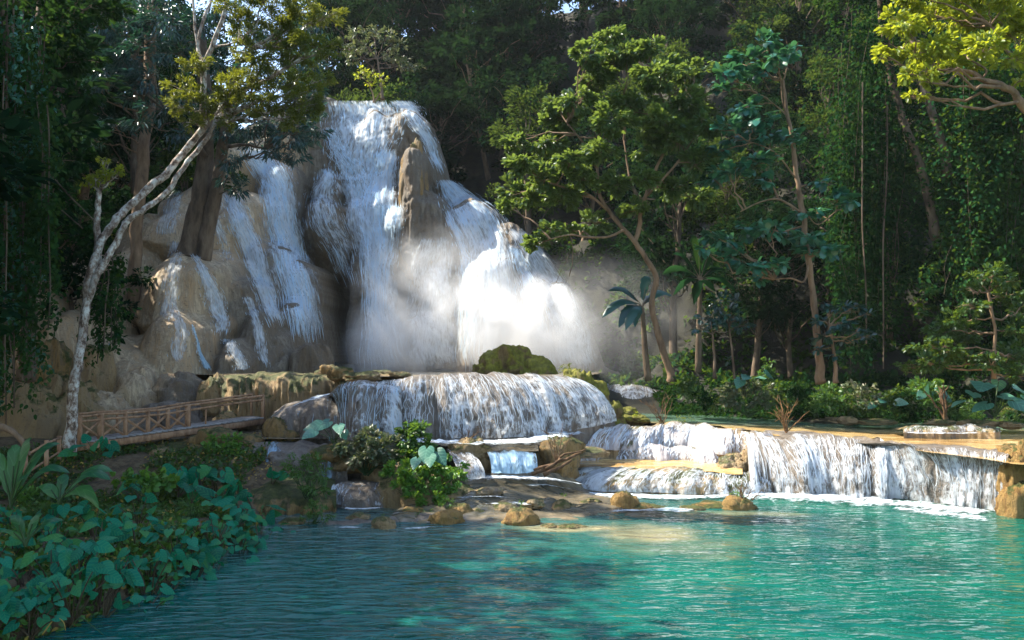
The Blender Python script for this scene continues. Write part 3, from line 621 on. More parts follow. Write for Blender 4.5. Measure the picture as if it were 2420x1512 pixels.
def cascade(name, label, cat, lip, base, mat='shelf', wmat='fallB', smat='strand', strands=1280, sw=0.014, dens=None, off=.05, spray=.25, water=True, group=None, slen=(.08, .4), **kw):
    P, s, dv = shelf(lip, base, **kw); n = P.shape[1]
    e = empty(name, P[5:].reshape(-1, 3).mean(0)*[1, 1, 0]+[0, 0, P[-2, :, 2].min()], label, cat, group)
    rock_build('rock_step', P, M[mat], parent=e)
    if not water: return P
    W = P[4:-1].copy(); nr = W.shape[0]
    t = np.linspace(0, 1, nr)
    W += dv[None]*(off+spray*t[:, None, None]*.35)+np.array([0, 0, .035])
    W += dv[None]*(.04*fbm(s[None]*4+3, t[:, None]*.8, 5, 3))[..., None]
    Ld = np.concatenate([np.zeros((1, n)), np.cumsum(np.linalg.norm(np.diff(W, axis=0), axis=2), axis=0)])
    D = np.ones((nr, n)); q = s/s[-1]
    if dens is not None: D = D*np.interp(q, [a for a, b in dens], [b for a, b in dens])[None]
    D = D+.16*fbm(s[None]*1.6, t[:, None]*.4, 6, 3)
    D = D+.10*fbm(s[None]*5, t[:, None]*.15, 8, 2)*np.ones((nr, 1))
    D = D*np.interp(t, [0, .06, .2, .8, 1], [.55, .82, 1, 1.05, 1.15])[:, None]
    mb = MB(); mb.add(W, gridf(nr, n), np.stack([np.broadcast_to(s, (nr, n)), Ld], -1), D); mb.build('water_sheet', M[wmat], e)
    if strands:
        K = 9; strands = int(strands*.24); i0 = RG.uniform(0, n-2, strands); dd = np.interp(i0/n, np.linspace(0, 1, n), D.mean(0)); ok = RG.uniform(0, 1, strands) < np.clip(dd*1.6-.7, .05, 1); i0 = i0[ok]; m = len(i0)
        st = RG.uniform(0, .75, m)**1.2; ln = RG.uniform(*slen, m); tt = np.clip(st[:, None]+ln[:, None]*np.linspace(0, 1, K)[None], 0, 1)*(nr-1)
        ii = np.clip(i0[:, None]+.9*vn(tt*.25, i0[:, None]*3.7, 1)*1.5, 0, n-1.01)
        a, b = np.minimum(tt.astype(int), nr-2), ii.astype(int); fa, fb = (tt-a)[..., None], (ii-b)[..., None]
        Q = (W[a, b]*(1-fb)+W[a, b+1]*fb)*(1-fa)+(W[a+1, b]*(1-fb)+W[a+1, b+1]*fb)*fa
        Q = Q+dv[b]*RG.uniform(.01, .12, (m, 1, 1))*(tt/(nr-1))[..., None]
        tn = nrm(np.stack([-dv[b][..., 1], dv[b][..., 0], 0*dv[b][..., 0]], -1))
        w = sw*.7*RG.uniform(.2, 1.6, m)[:, None]*np.sin(np.linspace(.08, pi-.08, K))[None]
        q = np.stack([Q-tn*w[..., None]/2, Q+tn*w[..., None]/2], 2)
        smb = MB(); smb.add(q.reshape(-1, 3), (np.arange(m)[:, None, None]*2*K+gridf(K, 2)[None]).reshape(-1, 4)); smb.build('water_strands', M[smat], e)
    return P
def LY(rows_): return np.array([pt(*r) for r in rows_])
def P3(rows_): return np.array([pt(*r) for r in rows_])
def PZ(rows_, z=0.0): return np.array([ptz(r[0], r[1], z) for r in rows_])
def lipz(rows_): return np.array([ptz(u, v, z) for u, v, z in rows_])
# right-hand cascade, two lobes
bA = PZ([(1768, 1163), (1820, 1167), (1885, 1170), (1960, 1173), (2040, 1176), (2095, 1180)])
cascade('cascade', 'broad white cascade falling into the jade pool, left lobe of the long lower ledge', 'cascade',
        np.vstack([pt(1755, 1017, 30), pt(1800, 1025, 28.6), lipz([(1875, 1030, 1.68), (1960, 1033, 1.66), (2030, 1036, 1.65), (2090, 1046, 1.60)])]), bA, mat='shelf_grey', strands=3360, sw=0.018, seed=1, lump=.28, back=3.0, group=None,
        dens=[(0, 1.0), (.08, .9), (.12, .72), (.2, .8), (.3, 1.1), (.4, .8), (.5, 1.05), (.62, .9), (.75, .9), (.88, .72), (1, 1.1)])
bB = PZ([(2085, 1176), (2140, 1182), (2210, 1190), (2280, 1199), (2330, 1206), (2372, 1214)])
cascade('cascade', 'white curtain cascade ending at the brown boulder on the right edge', 'cascade',
        lipz([(2078, 1040, 1.66), (2130, 1052, 1.62), (2200, 1058, 1.60), (2270, 1063, 1.58), (2330, 1069, 1.55), (2385, 1078, 1.52)]), bB, mat='shelf_grey', strands=2720, sw=0.015, seed=2, lump=.18, back=2.6,
        dens=[(0, 1.15), (.1, 1.1), (.25, .95), (.5, .92), (.75, .92), (.93, .92), (1, .8)])
# pinkish upper rapids (two steps) and the tan dome under them
cascade('rapid', 'small grey curtain step at the top left of the pale pink rapids', 'cascade', lipz([(1290, 1003, 1.85), (1345, 1005, 1.83), (1400, 1006, 1.82), (1425, 1008, 1.8)]),
        lipz([(1300, 1034, 1.42), (1345, 1036, 1.4), (1400, 1037, 1.38), (1430, 1038, 1.36)]), mat='shelf', strands=500, seed=3, lump=.08, back=2.0, sw=.03)
cascade('rapid', 'pale pinkish white rapids stepping down between the brown shelf and the tan dome', 'rapids',
        lipz([(1400, 1008, 1.80), (1470, 1008, 1.78), (1540, 1005, 1.78), (1610, 1004, 1.76), (1680, 1008, 1.74), (1760, 1016, 1.72), (1800, 1022, 1.70)]),
        lipz([(1370, 1062, 1.05), (1470, 1066, 1.0), (1540, 1066, .98), (1610, 1066, .96), (1680, 1070, .93), (1770, 1076, .9), (1820, 1080, .85)]), wmat='fallC', mat='shelf', strands=2200, seed=4, lump=.55, back=3.0, sw=.05, bulge=.35,
        dens=[(0, 1.0), (.3, 1.15), (.5, 1.2), (.78, 1.15), (.84, .7), (.9, 1.1), (1, 1.1)])
cascade('rapid', 'white foaming rapids just above the tan dome in the middle of the terraces', 'rapids',
        lipz([(1375, 1050, 1.22), (1460, 1054, 1.17), (1540, 1055, 1.14), (1620, 1055, 1.12), (1700, 1060, 1.06), (1790, 1068, .98), (1830, 1072, .95)]),
        lipz([(1370, 1092, .66), (1460, 1094, .64), (1540, 1092, .64), (1620, 1093, .62), (1700, 1098, .60), (1790, 1100, .64), (1840, 1104, .6)]), wmat='fallC', mat='shelf', strands=1800, seed=5, lump=.5, back=1.0, sw=.05, bulge=.3,
        dens=[(0, .9), (.2, 1.0), (.5, 1.2), (1, 1.15)])
cascade('dome_cascade', 'low white cascade round the tan dome left of the broad lower cascade', 'cascade',
        lipz([(1335, 1090, .66), (1360, 1100, .62), (1400, 1108, .60), (1480, 1108, .62), (1560, 1108, .64), (1640, 1110, .62), (1710, 1108, .62), (1770, 1110, .55), (1810, 1100, .55)]),
        PZ([(1290, 1130), (1320, 1148), (1385, 1160), (1470, 1165), (1560, 1167), (1640, 1168), (1720, 1168), (1800, 1164), (1840, 1150)], .02), mat='shelf', strands=2600, seed=6, lump=.15, back=1.5, sw=.025, bulge=.85,
        dens=[(0, .9), (.15, 1.05), (.35, 1.1), (.5, .9), (.6, .8), (.75, .95), (1, 1.0)])
# big middle cascade
cascade('cascade', 'tall grey-white curtain cascade in the middle below the mossy boulders', 'cascade',
        LY([(905, 903, 27.7), (935, 893, 27.9), (1000, 887, 28.2), (1080, 884, 28.6), (1160, 884, 29.2), (1240, 885, 29.8), (1310, 887, 30.6), (1356, 894, 31.4)]),
        np.vstack([lipz([(880, 1030, 1.72), (930, 1036, 1.66), (1000, 1038, 1.64), (1080, 1038, 1.62), (1160, 1037, 1.62), (1240, 1034, 1.64)]), LY([(1320, 1022, 29), (1400, 1008, 29.8), (1452, 997, 30.6)])]),
        mat='shelf_grey', strands=5200, sw=0.016, seed=7, lump=.3, back=2.6, bulge=.42, nrow=44,
        dens=[(0, 1.15), (.1, .95), (.2, .72), (.28, 1.0), (.36, .75), (.5, .95), (.58, .8), (.66, 1.0), (.75, .85), (.88, 1.0), (1, 1.15)])
cascade('cascade', 'blue-white stream sliding round the grey dome left of the tall curtain cascade', 'cascade',
        LY([(780, 935, 27.2), (800, 915, 27.3), (840, 905, 27.5), (880, 903, 27.6), (915, 905, 27.6), (945, 918, 27.5)]),
        lipz([(800, 1010, 1.95), (830, 1040, 1.66), (862, 1046, 1.6), (890, 1044, 1.6), (920, 1042, 1.62), (950, 1038, 1.64)]),
        mat='shelf_grey', strands=1200, sw=0.014, seed=8, lump=.12, back=2.4, bulge=.75, smat='strandblue',
        dens=[(0, .7), (.2, .8), (.45, .72), (.7, .95), (.9, 1.1), (1, 1.1)])
cascade('cascade', 'brown rounded rock lobe with blue streams beside the end of the footbridge', 'cascade',
        LY([(640, 985, 30.2), (660, 962, 30), (710, 946, 29.8), (770, 936, 29.4), (820, 935, 28.6), (850, 948, 27.8)]),
        lipz([(640, 1030, 1.6), (690, 1040, 1.5), (740, 1042, 1.5), (800, 1044, 1.5), (850, 1046, 1.52), (898, 1044, 1.58)]),
        mat='shelf_grey', strands=336, sw=0.013, seed=9, lump=.2, back=2.2, bulge=.8, smat='strandblue', wmat='fallblue',
        dens=[(0, .3), (.3, .35), (.55, .45), (.7, .8), (.85, 1.1), (1, 1.15)])
# falls behind on the right
cascade('cascade', 'small smooth white cascade behind the mossy spine of rock', 'cascade',
        LY([(1385, 900, 46.4), (1430, 905, 45.6), (1480, 908, 44.8), (1520, 912, 44), (1545, 924, 43.4)]),
        lipz([(1400, 955, 1.9), (1440, 968, 1.75), (1480, 974, 1.7), (1520, 974, 1.7), (1560, 972, 1.7)]), mat='shelf_grey', strands=720, sw=0.020, seed=10, lump=.1, back=2.5, wmat='fallB', bulge=.7)
cascade('cascade', 'low white step of water at the far end of the terrace behind dead twigs', 'cascade',
        LY([(1540, 934, 45.6), (1570, 932, 45.2), (1605, 933, 45.2), (1640, 937, 45.6)]), lipz([(1545, 965, 1.7), (1575, 968, 1.68), (1605, 966, 1.68), (1640, 962, 1.7)]), mat='shelf_grey', strands=320, sw=0.020, seed=11, lump=.1, back=1.5)
cascade('cascade', 'thin far row of white water at the back of the orange shelf on the right', 'cascade',
        lipz([(2130, 1008, 1.78), (2200, 1006, 1.80), (2280, 1006, 1.80), (2360, 1007, 1.78)]), lipz([(2130, 1022, 1.60), (2200, 1023, 1.58), (2280, 1022, 1.6), (2360, 1022, 1.6)]), mat='shelf', strands=400, sw=0.015, seed=12, lump=.2, back=1.2,
        dens=[(0, .8), (.3, 1.0), (.6, .9), (1, .7)])
# middle channel
cascade('cascade', 'small bright blue cascade in the middle channel between two brown rocks', 'cascade',
        LY([(1150, 1070, 25.6), (1180, 1067, 25.6), (1220, 1067, 25.6), (1265, 1070, 25.6)]), LY([(1160, 1117, 25.2), (1190, 1120, 25.1), (1230, 1120, 25.1), (1270, 1116, 25.2)]), mat='shelf_grey', strands=560, sw=0.012, seed=13, lump=.08, back=2.6, wmat='fallblue', smat='strandblue', dens=[(0, 1.05), (.5, 1.1), (1, 1.05)])
cascade('cascade', 'grey sloping water slide beside the leafy rock island', 'cascade',
        LY([(1055, 1062, 25.8), (1085, 1066, 25.7), (1110, 1072, 25.6)]), LY([(1080, 1125, 24.6), (1115, 1134, 24.5), (1145, 1130, 24.7)]), mat='shelf_grey', strands=280, sw=0.012, seed=14, lump=.1, back=2.0, bulge=.3, dens=[(0, .7), (1, 1.1)])
# lower-left steps
cascade('cascade', 'grey rounded step with faint blue rills above the brown mossy block', 'cascade',
        LY([(560, 1052, 27.2), (620, 1048, 27.2), (690, 1048, 27), (760, 1050, 26.8), (825, 1052, 26.6)]), LY([(565, 1120, 26.4), (620, 1128, 26), (690, 1130, 25.8), (760, 1130, 25.6), (825, 1128, 25.5)]),
        mat='shelf_grey', strands=208, sw=0.011, seed=15, lump=.3, back=2.6, wmat='fallblue', smat='strandblue', rough=.2, dens=[(0, .1), (.25, .5), (.35, .95), (.45, .3), (.65, .35), (.8, .7), (1, .5)])
cascade('cascade', 'small grey dome fall with a white foot at the calm grey pool', 'cascade',
        lipz([(790, 1142, .62), (830, 1136, .66), (880, 1138, .64), (930, 1146, .55)]), PZ([(785, 1190), (830, 1197), (880, 1196), (935, 1190)], .08), mat='shelf_grey', strands=336, sw=0.010, seed=16, lump=.1, back=2.4, wmat='fallB', smat='strandblue', dens=[(0, 1.0), (.2, .85), (.5, .55), (.8, .7), (1, .9)])
cascade('cascade', 'narrow fall between brown mossy blocks above the broad green leaves', 'cascade',
        lipz([(520, 1100, .85), (550, 1102, .85), (575, 1106, .82)]), lipz([(520, 1165, .25), (550, 1170, .22), (580, 1168, .22)]), mat='shelf_grey', strands=96, sw=0.010, seed=17, lump=.1, back=1.5, wmat='fallblue', smat='strandblue', dens=[(0, .3), (.6, 1.0), (1, .6)])
# dry ledges
def ledge(name, label, lip, base, mat, **kw):
    P, s, dv = shelf(lip, base, **kw); o = rock_build(name, P, M[mat], loc=P[-1].mean(0)); tag(o, label, 'rock ledge'); return P
ledge('rock_ledge', 'long yellowish rounded ledge above the right end of the footbridge', LY([(515, 888, 34), (600, 880, 33.5), (680, 881, 33), (740, 885, 32.4), (800, 893, 31.4), (850, 900, 30.6)]),
      LY([(520, 960, 32), (600, 968, 31.6), (680, 952, 31.2), (740, 938, 31), (800, 925, 30.6), (850, 915, 30)]), 'tan', seed=21, back=4, lump=.35, rough=.2, bulge=.85)
ledge('rock_ledge', 'mossy brown block ledge below the grey step with hanging ferns', lipz([(540, 1128, .62), (600, 1118, .72), (680, 1116, .75), (740, 1120, .72), (790, 1136, .6)]),
      PZ([(545, 1195), (610, 1210), (680, 1214), (740, 1212), (795, 1205)], .05), 'brownmoss', seed=22, back=2.6, lump=.25, rough=.2, bulge=.7)
ledge('rock_ledge', 'dark mossy soil ledge under the middle of the footbridge', lipz([(200, 1080, 1.1), (300, 1052, 1.35), (400, 1045, 1.45), (500, 1045, 1.45), (575, 1050, 1.4)]),
      lipz([(200, 1115, .85), (300, 1100, .9), (400, 1098, .9), (500, 1100, .88), (580, 1100, .85)]), 'brownmoss', seed=23, back=2.5, lump=.3, rough=.2, bulge=.8)
ledge('rock_ledge', 'low brown ledge with draped roots between the footbridge and the broad leaves', lipz([(380, 1105, .85), (440, 1098, .9), (500, 1098, .9), (545, 1108, .8)]),
      lipz([(380, 1150, .45), (440, 1152, .42), (500, 1155, .4), (545, 1160, .35)]), 'brownmoss', seed=24, back=1.5, lump=.3, rough=.25, bulge=.8)
ledge('rock_ledge', 'low tan step of travertine with thin foam crossing the near pool', PZ([(770, 1226), (830, 1222), (900, 1220), (980, 1218), (1060, 1216)], .10), PZ([(770, 1245), (830, 1246), (900, 1244), (980, 1240), (1060, 1236)], -.05), 'shelf_grey', seed=25, back=1.0, lump=.2, rough=.08, backdrop=.2, ext=.3)
# terrace and rapids water
def zone(name, poly, z, mat, nx, ny, amp=.01, zf=None):
    """water whose outline was traced at height z"""
    W = np.array([ptz(u, v, z) for u, v in poly])[:, :2]
    return water_sheet(name, W[:, 0].min(), W[:, 0].max(), W[:, 1].min(), W[:, 1].max(), zf or z, mat, nx, ny, amp, keep=lambda x, y: inpoly(x, y, W))
zone('terrace_water', [(1290, 1003), (1350, 1003), (1430, 1005), (1540, 1003), (1620, 1002), (1700, 1007), (1780, 1024), (1880, 1028), (1960, 1029), (2040, 1032), (2090, 1041), (2200, 1056), (2290, 1061), (2390, 1074), (2600, 1080), (2700, 960), (1650, 955), (1450, 962), (1440, 985), (1330, 1000)], 1.66, M['shelfwater'], 420, 260, .012, zf=lambda x, y: np.interp(x, [3, 7.7, 11.4, 13.4, 16], [1.73, 1.65, 1.53, 1.40, 1.38])+.012*np.maximum(y-31, 0))
zone('rapids_water', [(950, 1030), (1450, 985), (1460, 1000), (1300, 1010), (1280, 1050), (1270, 1066), (1150, 1066), (1110, 1068), (1050, 1060), (960, 1056), (880, 1054), (820, 1052), (560, 1052), (520, 1035), (700, 1020), (860, 1030)], 1.40, M['rapids'], 200, 120, .02, zf=lambda x, y: np.interp(y, [25.4, 27.2, 30, 40], [1.35, 1.58, 1.64, 1.66]))
def slope_water(name, rows_, mat, amp=.03):
    """sloping sheet given by rows of (u, v, z)"""
    A = np.array([[ptz(*c) for c in r] for r in rows_]); A = np.stack([smooth_path(A[i], 90) for i in range(len(A))]); A = np.stack([smooth_path(A[:, j], 60) for j in range(90)], 1)
    A[..., 2] += amp*fbm(A[..., 0]*1.8, A[..., 1]*1.8, 4, 4)
    mb = MB(); mb.add(A, gridf(60, 90), A[..., :2]); return tag(mb.build(name, mat), kind='structure')
slope_water('rapids_water', [[(1050, 1132, .66), (1170, 1119, .78), (1270, 1118, .76), (1350, 1122, .55)], [(990, 1180, .32), (1150, 1150, .52), (1270, 1148, .46), (1390, 1158, .14)], [(940, 1205, .15), (1120, 1190, .26), (1270, 1188, .2), (1450, 1182, .06)], [(910, 1230, .05), (1100, 1220, .09), (1260, 1216, .07), (1530, 1206, .02)], [(890, 1252, -.08), (1100, 1246, -.07), (1260, 1242, -.07), (1600, 1228, -.06)]], M['rapids'], .07)
slope_water('dome_water', [[(1340, 1103, .64), (1480, 1113, .60), (1640, 1115, .59), (1755, 1122, .53)], [(1350, 1092, .72), (1480, 1100, .68), (1640, 1102, .66), (1755, 1108, .62)], [(1365, 1084, .74), (1480, 1086, .74), (1640, 1086, .72), (1760, 1094, .68)]], M['shelfwater'], .03)
# ------------------------------------------------------------------ foam
def foam(pts, z, width, dens=1.0, amp=.05, name='foam', u=True, wn=14):
    A = np.array([ptz(p[0], p[1], z if len(p) < 3 else p[2]) for p in pts]); A = smooth_path(A, 40); L = np.linalg.norm(np.diff(A, axis=0), axis=1).sum()
    n = max(20, int(L/.08)); A = resample(A, n); T = nrm(np.gradient(A, axis=0)); Sd = np.stack([-T[:, 1], T[:, 0], 0*T[:, 0]], -1)
    s = np.linspace(-1, 1, wn*2); ww = width*(1+.35*fbm(np.arange(n)*.05, 0, 3, 3))
    P = A[None]+Sd[None]*(s[:, None]*ww[None]/2)[..., None]; P[..., 2] += .012+amp*np.clip(1-s**2, 0, 1)[:, None]*(.5+.5*fbm(P[..., 0]*4, P[..., 1]*4, 1, 3))
    D = dens*(1.22-1.0*np.abs(s)**2)[:, None]+0*P[..., 0]
    D = D*np.clip(np.minimum(np.arange(n), np.arange(n)[::-1])/6, .3, 1)[None]
    FO.add(P, gridf(wn*2, n), P[..., :2], D)
FO = MB()
foam([(1720, 1168), (1800, 1173), (1900, 1176), (2000, 1182), (2100, 1190), (2200, 1200), (2290, 1211), (2360, 1220)], 0, 2.2, 1.05, .10)
foam([(2090, 1200), (2180, 1210), (2280, 1222), (2370, 1226)], 0, 1.0, .9, .04)
foam([(1300, 1160), (1400, 1170), (1500, 1174), (1620, 1176), (1760, 1172)], 0.02, 1.0, 1.1, .06)
foam([(1420, 1212), (1500, 1206), (1600, 1206), (1650, 1214)], 0.03, .7, 1.0, .03)
foam([(1070, 1140, .64), (1140, 1130, .72), (1220, 1130, .72), (1300, 1134, .62), (1380, 1150, .25)], .3, 1.0, 1.12, .06)
foam([(1220, 1150, .5), (1290, 1148, .45), (1360, 1160, .2)], .3, .6, .95, .04)
foam([(930, 1042), (1050, 1046), (1130, 1047), (1210, 1046), (1300, 1034), (1380, 1018)], 1.62, 1.5, 1.2, .10)
foam([(1290, 1032), (1360, 1012), (1430, 1000), (1465, 994)], 1.68, 1.2, 1.1, .1)
foam([(790, 1200), (850, 1204), (930, 1198)], .08, .35, 1.1, .03)
foam([(1480, 974), (1540, 976), (1600, 972), (1640, 968)], 1.7, 1.6, 1.1, .08)
foam([(2120, 1024), (2220, 1025), (2330, 1024)], 1.62, .5, 1.05, .03)
foam([(1120, 1196, .26), (1200, 1190, .28), (1290, 1196, .2)], .2, .4, .9, .03)
foam([(1040, 1180, .36), (1140, 1174, .42), (1230, 1178, .36)], .27, .3, .85, .02)
foam([(770, 1245), (830, 1248), (880, 1247)], .02, .3, 1.0, .02)
foam([(930, 1252), (990, 1249), (1040, 1244)], .02, .3, .9, .02)
foam([(620, 1000, 2.1), (660, 975, 2.45), (720, 950, 2.78), (790, 928, 3.05), (860, 905, 3.45)], 2, .5, 1.0, .03)
foam([(1040, 884), (1100, 883)], 3.68, .3, .6, .01)
foam([(1390, 1108, .62), (1500, 1114, .6), (1600, 1116, .6)], .6, .3, .6, .01)
tag(FO.build('foam', M['foam']), 'white churned foam at the feet of the cascades and across the rapids', 'foam', kind='stuff')
# ------------------------------------------------------------------ boulders
def rock_mesh(mb, c, rx, ry, rz, seed=0, amp=.22, n=48, flat=.0, sharp=1.0, freq=1.4):
    th = np.linspace(0, 2*pi, n+1)[:-1]; ph = np.linspace(0, pi, n//2+2)
    TH, PH = np.meshgrid(th, ph); d = np.stack([np.sin(PH)*np.cos(TH), np.sin(PH)*np.sin(TH), np.cos(PH)], -1)
    r = 1+amp*fbm(d[..., 0]*freq+seed*3.1, d[..., 1]*freq, d[..., 2]*freq+seed, 4)+amp*.35*(1-2*np.abs(fbm(d[..., 0]*3+seed, d[..., 1]*3, d[..., 2]*3, 3)))
    P = d*r[..., None]*np.array([rx, ry, rz]); P[..., 2] = np.where(P[..., 2] < 0, P[..., 2]*.6, P[..., 2]); P = P+np.asarray(c)
    mb.add(P.reshape(-1, 3), gridf(n//2+2, n, True), P[..., :2].reshape(-1, 2))
def boulder(lobes, mat, label, name='boulder', group=None, amp=.22, n=48, moss=None):
    """lobes: (u, v of the foot, z of the foot, half width px, height px)"""
    mb = MB(); c0 = None
    for i, (u, v, z, hw, hp) in enumerate(lobes):
        p = ptz(u, v, z); k = p[1]/F; rx, rz = hw*k, hp*k; c = p+np.array([0, rx*.5, -.05*rz])
        rock_mesh(mb, c, rx, rx*.8, rz, seed=len(label)+i*7, amp=amp, n=n)
        if c0 is None: c0 = p
    o = mb.build(name, M[mat], loc=c0); return tag(o, label, 'boulder', group)
boulder([(1195, 884, 3.6, 58, 66), (1235, 884, 3.6, 30, 50), (1150, 884, 3.6, 32, 30)], 'mossy', 'large pointed mossy boulder on the lip above the tall curtain cascade', amp=.42, n=96)
boulder([(1270, 884, 3.6, 40, 40)], 'mossy', 'smaller dark mossy boulder right of the large pointed one on the lip', amp=.25, n=56)
boulder([(730, 884, 3.55, 52, 78)], 'cliff', 'rounded grey-brown boulder at the foot of the slanting side waterfall', n=64)
boulder([(775, 886, 3.6, 34, 24), (798, 888, 3.6, 30, 18)], 'brownmoss', 'dark low rock heap beside the rounded grey-brown boulder', amp=.4)
boulder([(850, 892, 3.58, 40, 14)], 'tan', 'left one of the flat sunlit rocks on the ledge left of the curtain cascade', name='flat_rock', amp=.35)
boulder([(897, 888, 3.6, 34, 12)], 'tan', 'middle one of the flat sunlit rocks on the ledge left of the curtain cascade', name='flat_rock', amp=.35)
boulder([(942, 888, 3.62, 24, 9)], 'tan', 'smallest flat sunlit rock at the left end of the curtain cascade lip', name='flat_rock', amp=.35)
boulder([(1110, 1068, 1.4, 42, 30), (1125, 1098, 1.0, 36, 50), (1085, 1066, 1.4, 28, 20)], 'tan', 'two-lobed brown rock left of the small blue cascade', amp=.3, n=60)
boulder([(1310, 1098, .9, 56, 60), (1350, 1062, 1.3, 34, 26), (1290, 1120, .35, 30, 30)], 'brownmoss', 'brown mossy rock in the rapids carrying dead logs', amp=.3, n=60)
boulder([(1738, 1108, .6, 34, 34), (1768, 1100, .7, 22, 40)], 'shelf', 'wet brown rock nub between the pink rapids and the broad cascade', amp=.3)
boulder([(1375, 1075, 1.1, 60, 14)], 'shelf', 'flat wet tan rock right of the log-covered rock', name='flat_rock')
boulder([(650, 1040, 1.5, 32, 46), (685, 1040, 1.5, 24, 22)], 'brownmoss', 'dark brown mossy rock between two rills under the bridge end', amp=.3)
boulder([(1405, 965, 2.38, 34, 60), (1378, 930, 2.93, 30, 50), (1445, 990, 2.0, 34, 44), (1355, 900, 3.4, 26, 26), (1478, 992, 1.9, 40, 26), (1512, 994, 1.88, 24, 13), (1425, 980, 2.1, 30, 40)], 'mossy', 'long mossy spine of rock running down right of the curtain cascade', name='rock_spine', amp=.35, n=56)
boulder([(905, 1250, 0, 30, 24)], 'tan', 'small rough brown rock in the grey near pool', amp=.35)
boulder([(1050, 1238, .0, 42, 30)], 'orange', 'front one of two smooth tan rock lumps standing in the shallows', n=56)
boulder([(1080, 1218, .08, 34, 26)], 'orange', 'rear one of two smooth tan rock lumps standing in the shallows', n=56)
boulder([(1190, 1212, .08, 34, 22)], 'tan', 'flat tan rock behind the fern-topped rock')
boulder([(1228, 1240, 0, 42, 34)], 'orange', 'round tan rock topped by a green fern tuft in the pool')
boulder([(1332, 1202, .08, 25, 20)], 'tan', 'small tan rock in the foam with one sprouting plant')
boulder([(1480, 1200, .05, 34, 34), (1515, 1204, .02, 50, 10)], 'orange', 'pointed tan rock before the low dome cascade', amp=.28)
boulder([(1750, 1204, .0, 42, 30), (1700, 1200, -.02, 55, 9)], 'orange', 'brown rock with dead branches in the jade pool')
boulder([(1350, 1250, -.02, 34, 8)], 'tan', 'flat sunlit tan rock slab just above the pool water', name='flat_rock', amp=.3)
boulder([(1303, 1247, -.02, 22, 6)], 'tan', 'small flat slab left of the sunlit one in the pool', name='flat_rock', amp=.3)
boulder([(2428, 1226, -.05, 54, 90), (2400, 1214, 0, 26, 62), (2402, 1150, .75, 28, 70), (2425, 1110, 1.15, 46, 55), (2470, 1190, .3, 60, 130), (2425, 1090, 1.3, 50, 40)], 'orange', 'tall brown mossy boulder at the right edge beside the curtain cascade', amp=.3, n=72)
boulder([(2390, 975, 1.9, 20, 12)], 'tan', 'small tan rock on the far right bank')
for i, (u, v, a, b, t) in enumerate([(2010, 998, 22, 12, 'pointed tan rock standing at the edge of the far green water'), (2080, 1000, 40, 7, 'long low tan rock at the foot of the leafy bank'), (1830, 985, 40, 6, 'low brown rock at the shore under the round leafy bush'),
                                   (1690, 972, 30, 32, 'brown mossy hump at the left end of the leafy bank'), (2240, 1002, 40, 9, 'scattered tan rubble rock below the dead stumps on the bank'), (2330, 1006, 44, 11, 'broken tan rock under the huge elephant-ear leaves'), (1580, 925, 30, 16, 'tan rock beside the far low white step'), (2400, 1008, 30, 10, 'dark tan rock at the far right shore')]):
    boulder([(u, v, 1.66, a, b)], 'tan', t, amp=.35)
z52 = lambda v, y=52.0: 4-(v-VH)/F*y
boulder([(978, 455, z52(455), 33, 128), (985, 540, z52(540), 42, 120), (1012, 600, z52(600), 50, 110), (965, 610, z52(610), 34, 80)], 'brownmoss', 'brown rock pinnacle splitting the tallest waterfall near its top', name='rock_pinnacle', amp=.24, n=96)
LB = [(420, 965, 33, 80, 80, 'big dark streaked boulder behind the middle of the footbridge'), (300, 975, 33, 90, 90, 'grey boulder with dark pockmarks behind the braced railing'), (505, 962, 32.6, 50, 70, 'brown boulder with a yellow streak right of the dark streaked one'), (235, 1000, 31.5, 80, 70, 'low grey boulder at the left foot of the footbridge'),
      (560, 985, 32, 42, 50, 'round tan boulder behind the bare part of the railing'), (625, 965, 31.8, 50, 45, 'yellow-brown boulder above the bridge end'), (140, 1020, 30.5, 80, 130, 'brown boulder behind the lichen-covered trunk'), (40, 1040, 29, 90, 120, 'dark brown boulder among the hanging leaves at the left edge'),
      (530, 1000, 31, 30, 26, 'small pale boulder beside the grey deck'), (390, 1008, 31.5, 80, 55, 'grey rounded boulder close behind the deck'), (300, 1025, 29.6, 70, 40, 'flat grey boulder seen through the left braces')]
for u, v, y, a, b, t in LB:
    z = 4-(v-VH)/F*y; boulder([(u, v, z, a, b)], ['tan', 'cliff', 'shelf_grey', 'cliff', 'tan'][len(t) % 5], t, n=72, amp=.24)
boulder([(1010, 1196, .1, 110, 85), (920, 1150, .4, 70, 50), (1080, 1192, .12, 50, 34), (960, 1110, .8, 80, 50)], 'tan', 'big brown rock island carrying the leafy bushes in the middle', name='rock_island', amp=.25, n=72)
boulder([(860, 1100, 1.0, 70, 34), (800, 1075, 1.3, 60, 30)], 'brownmoss', 'low brown rock under the pale leafed bush', amp=.25)
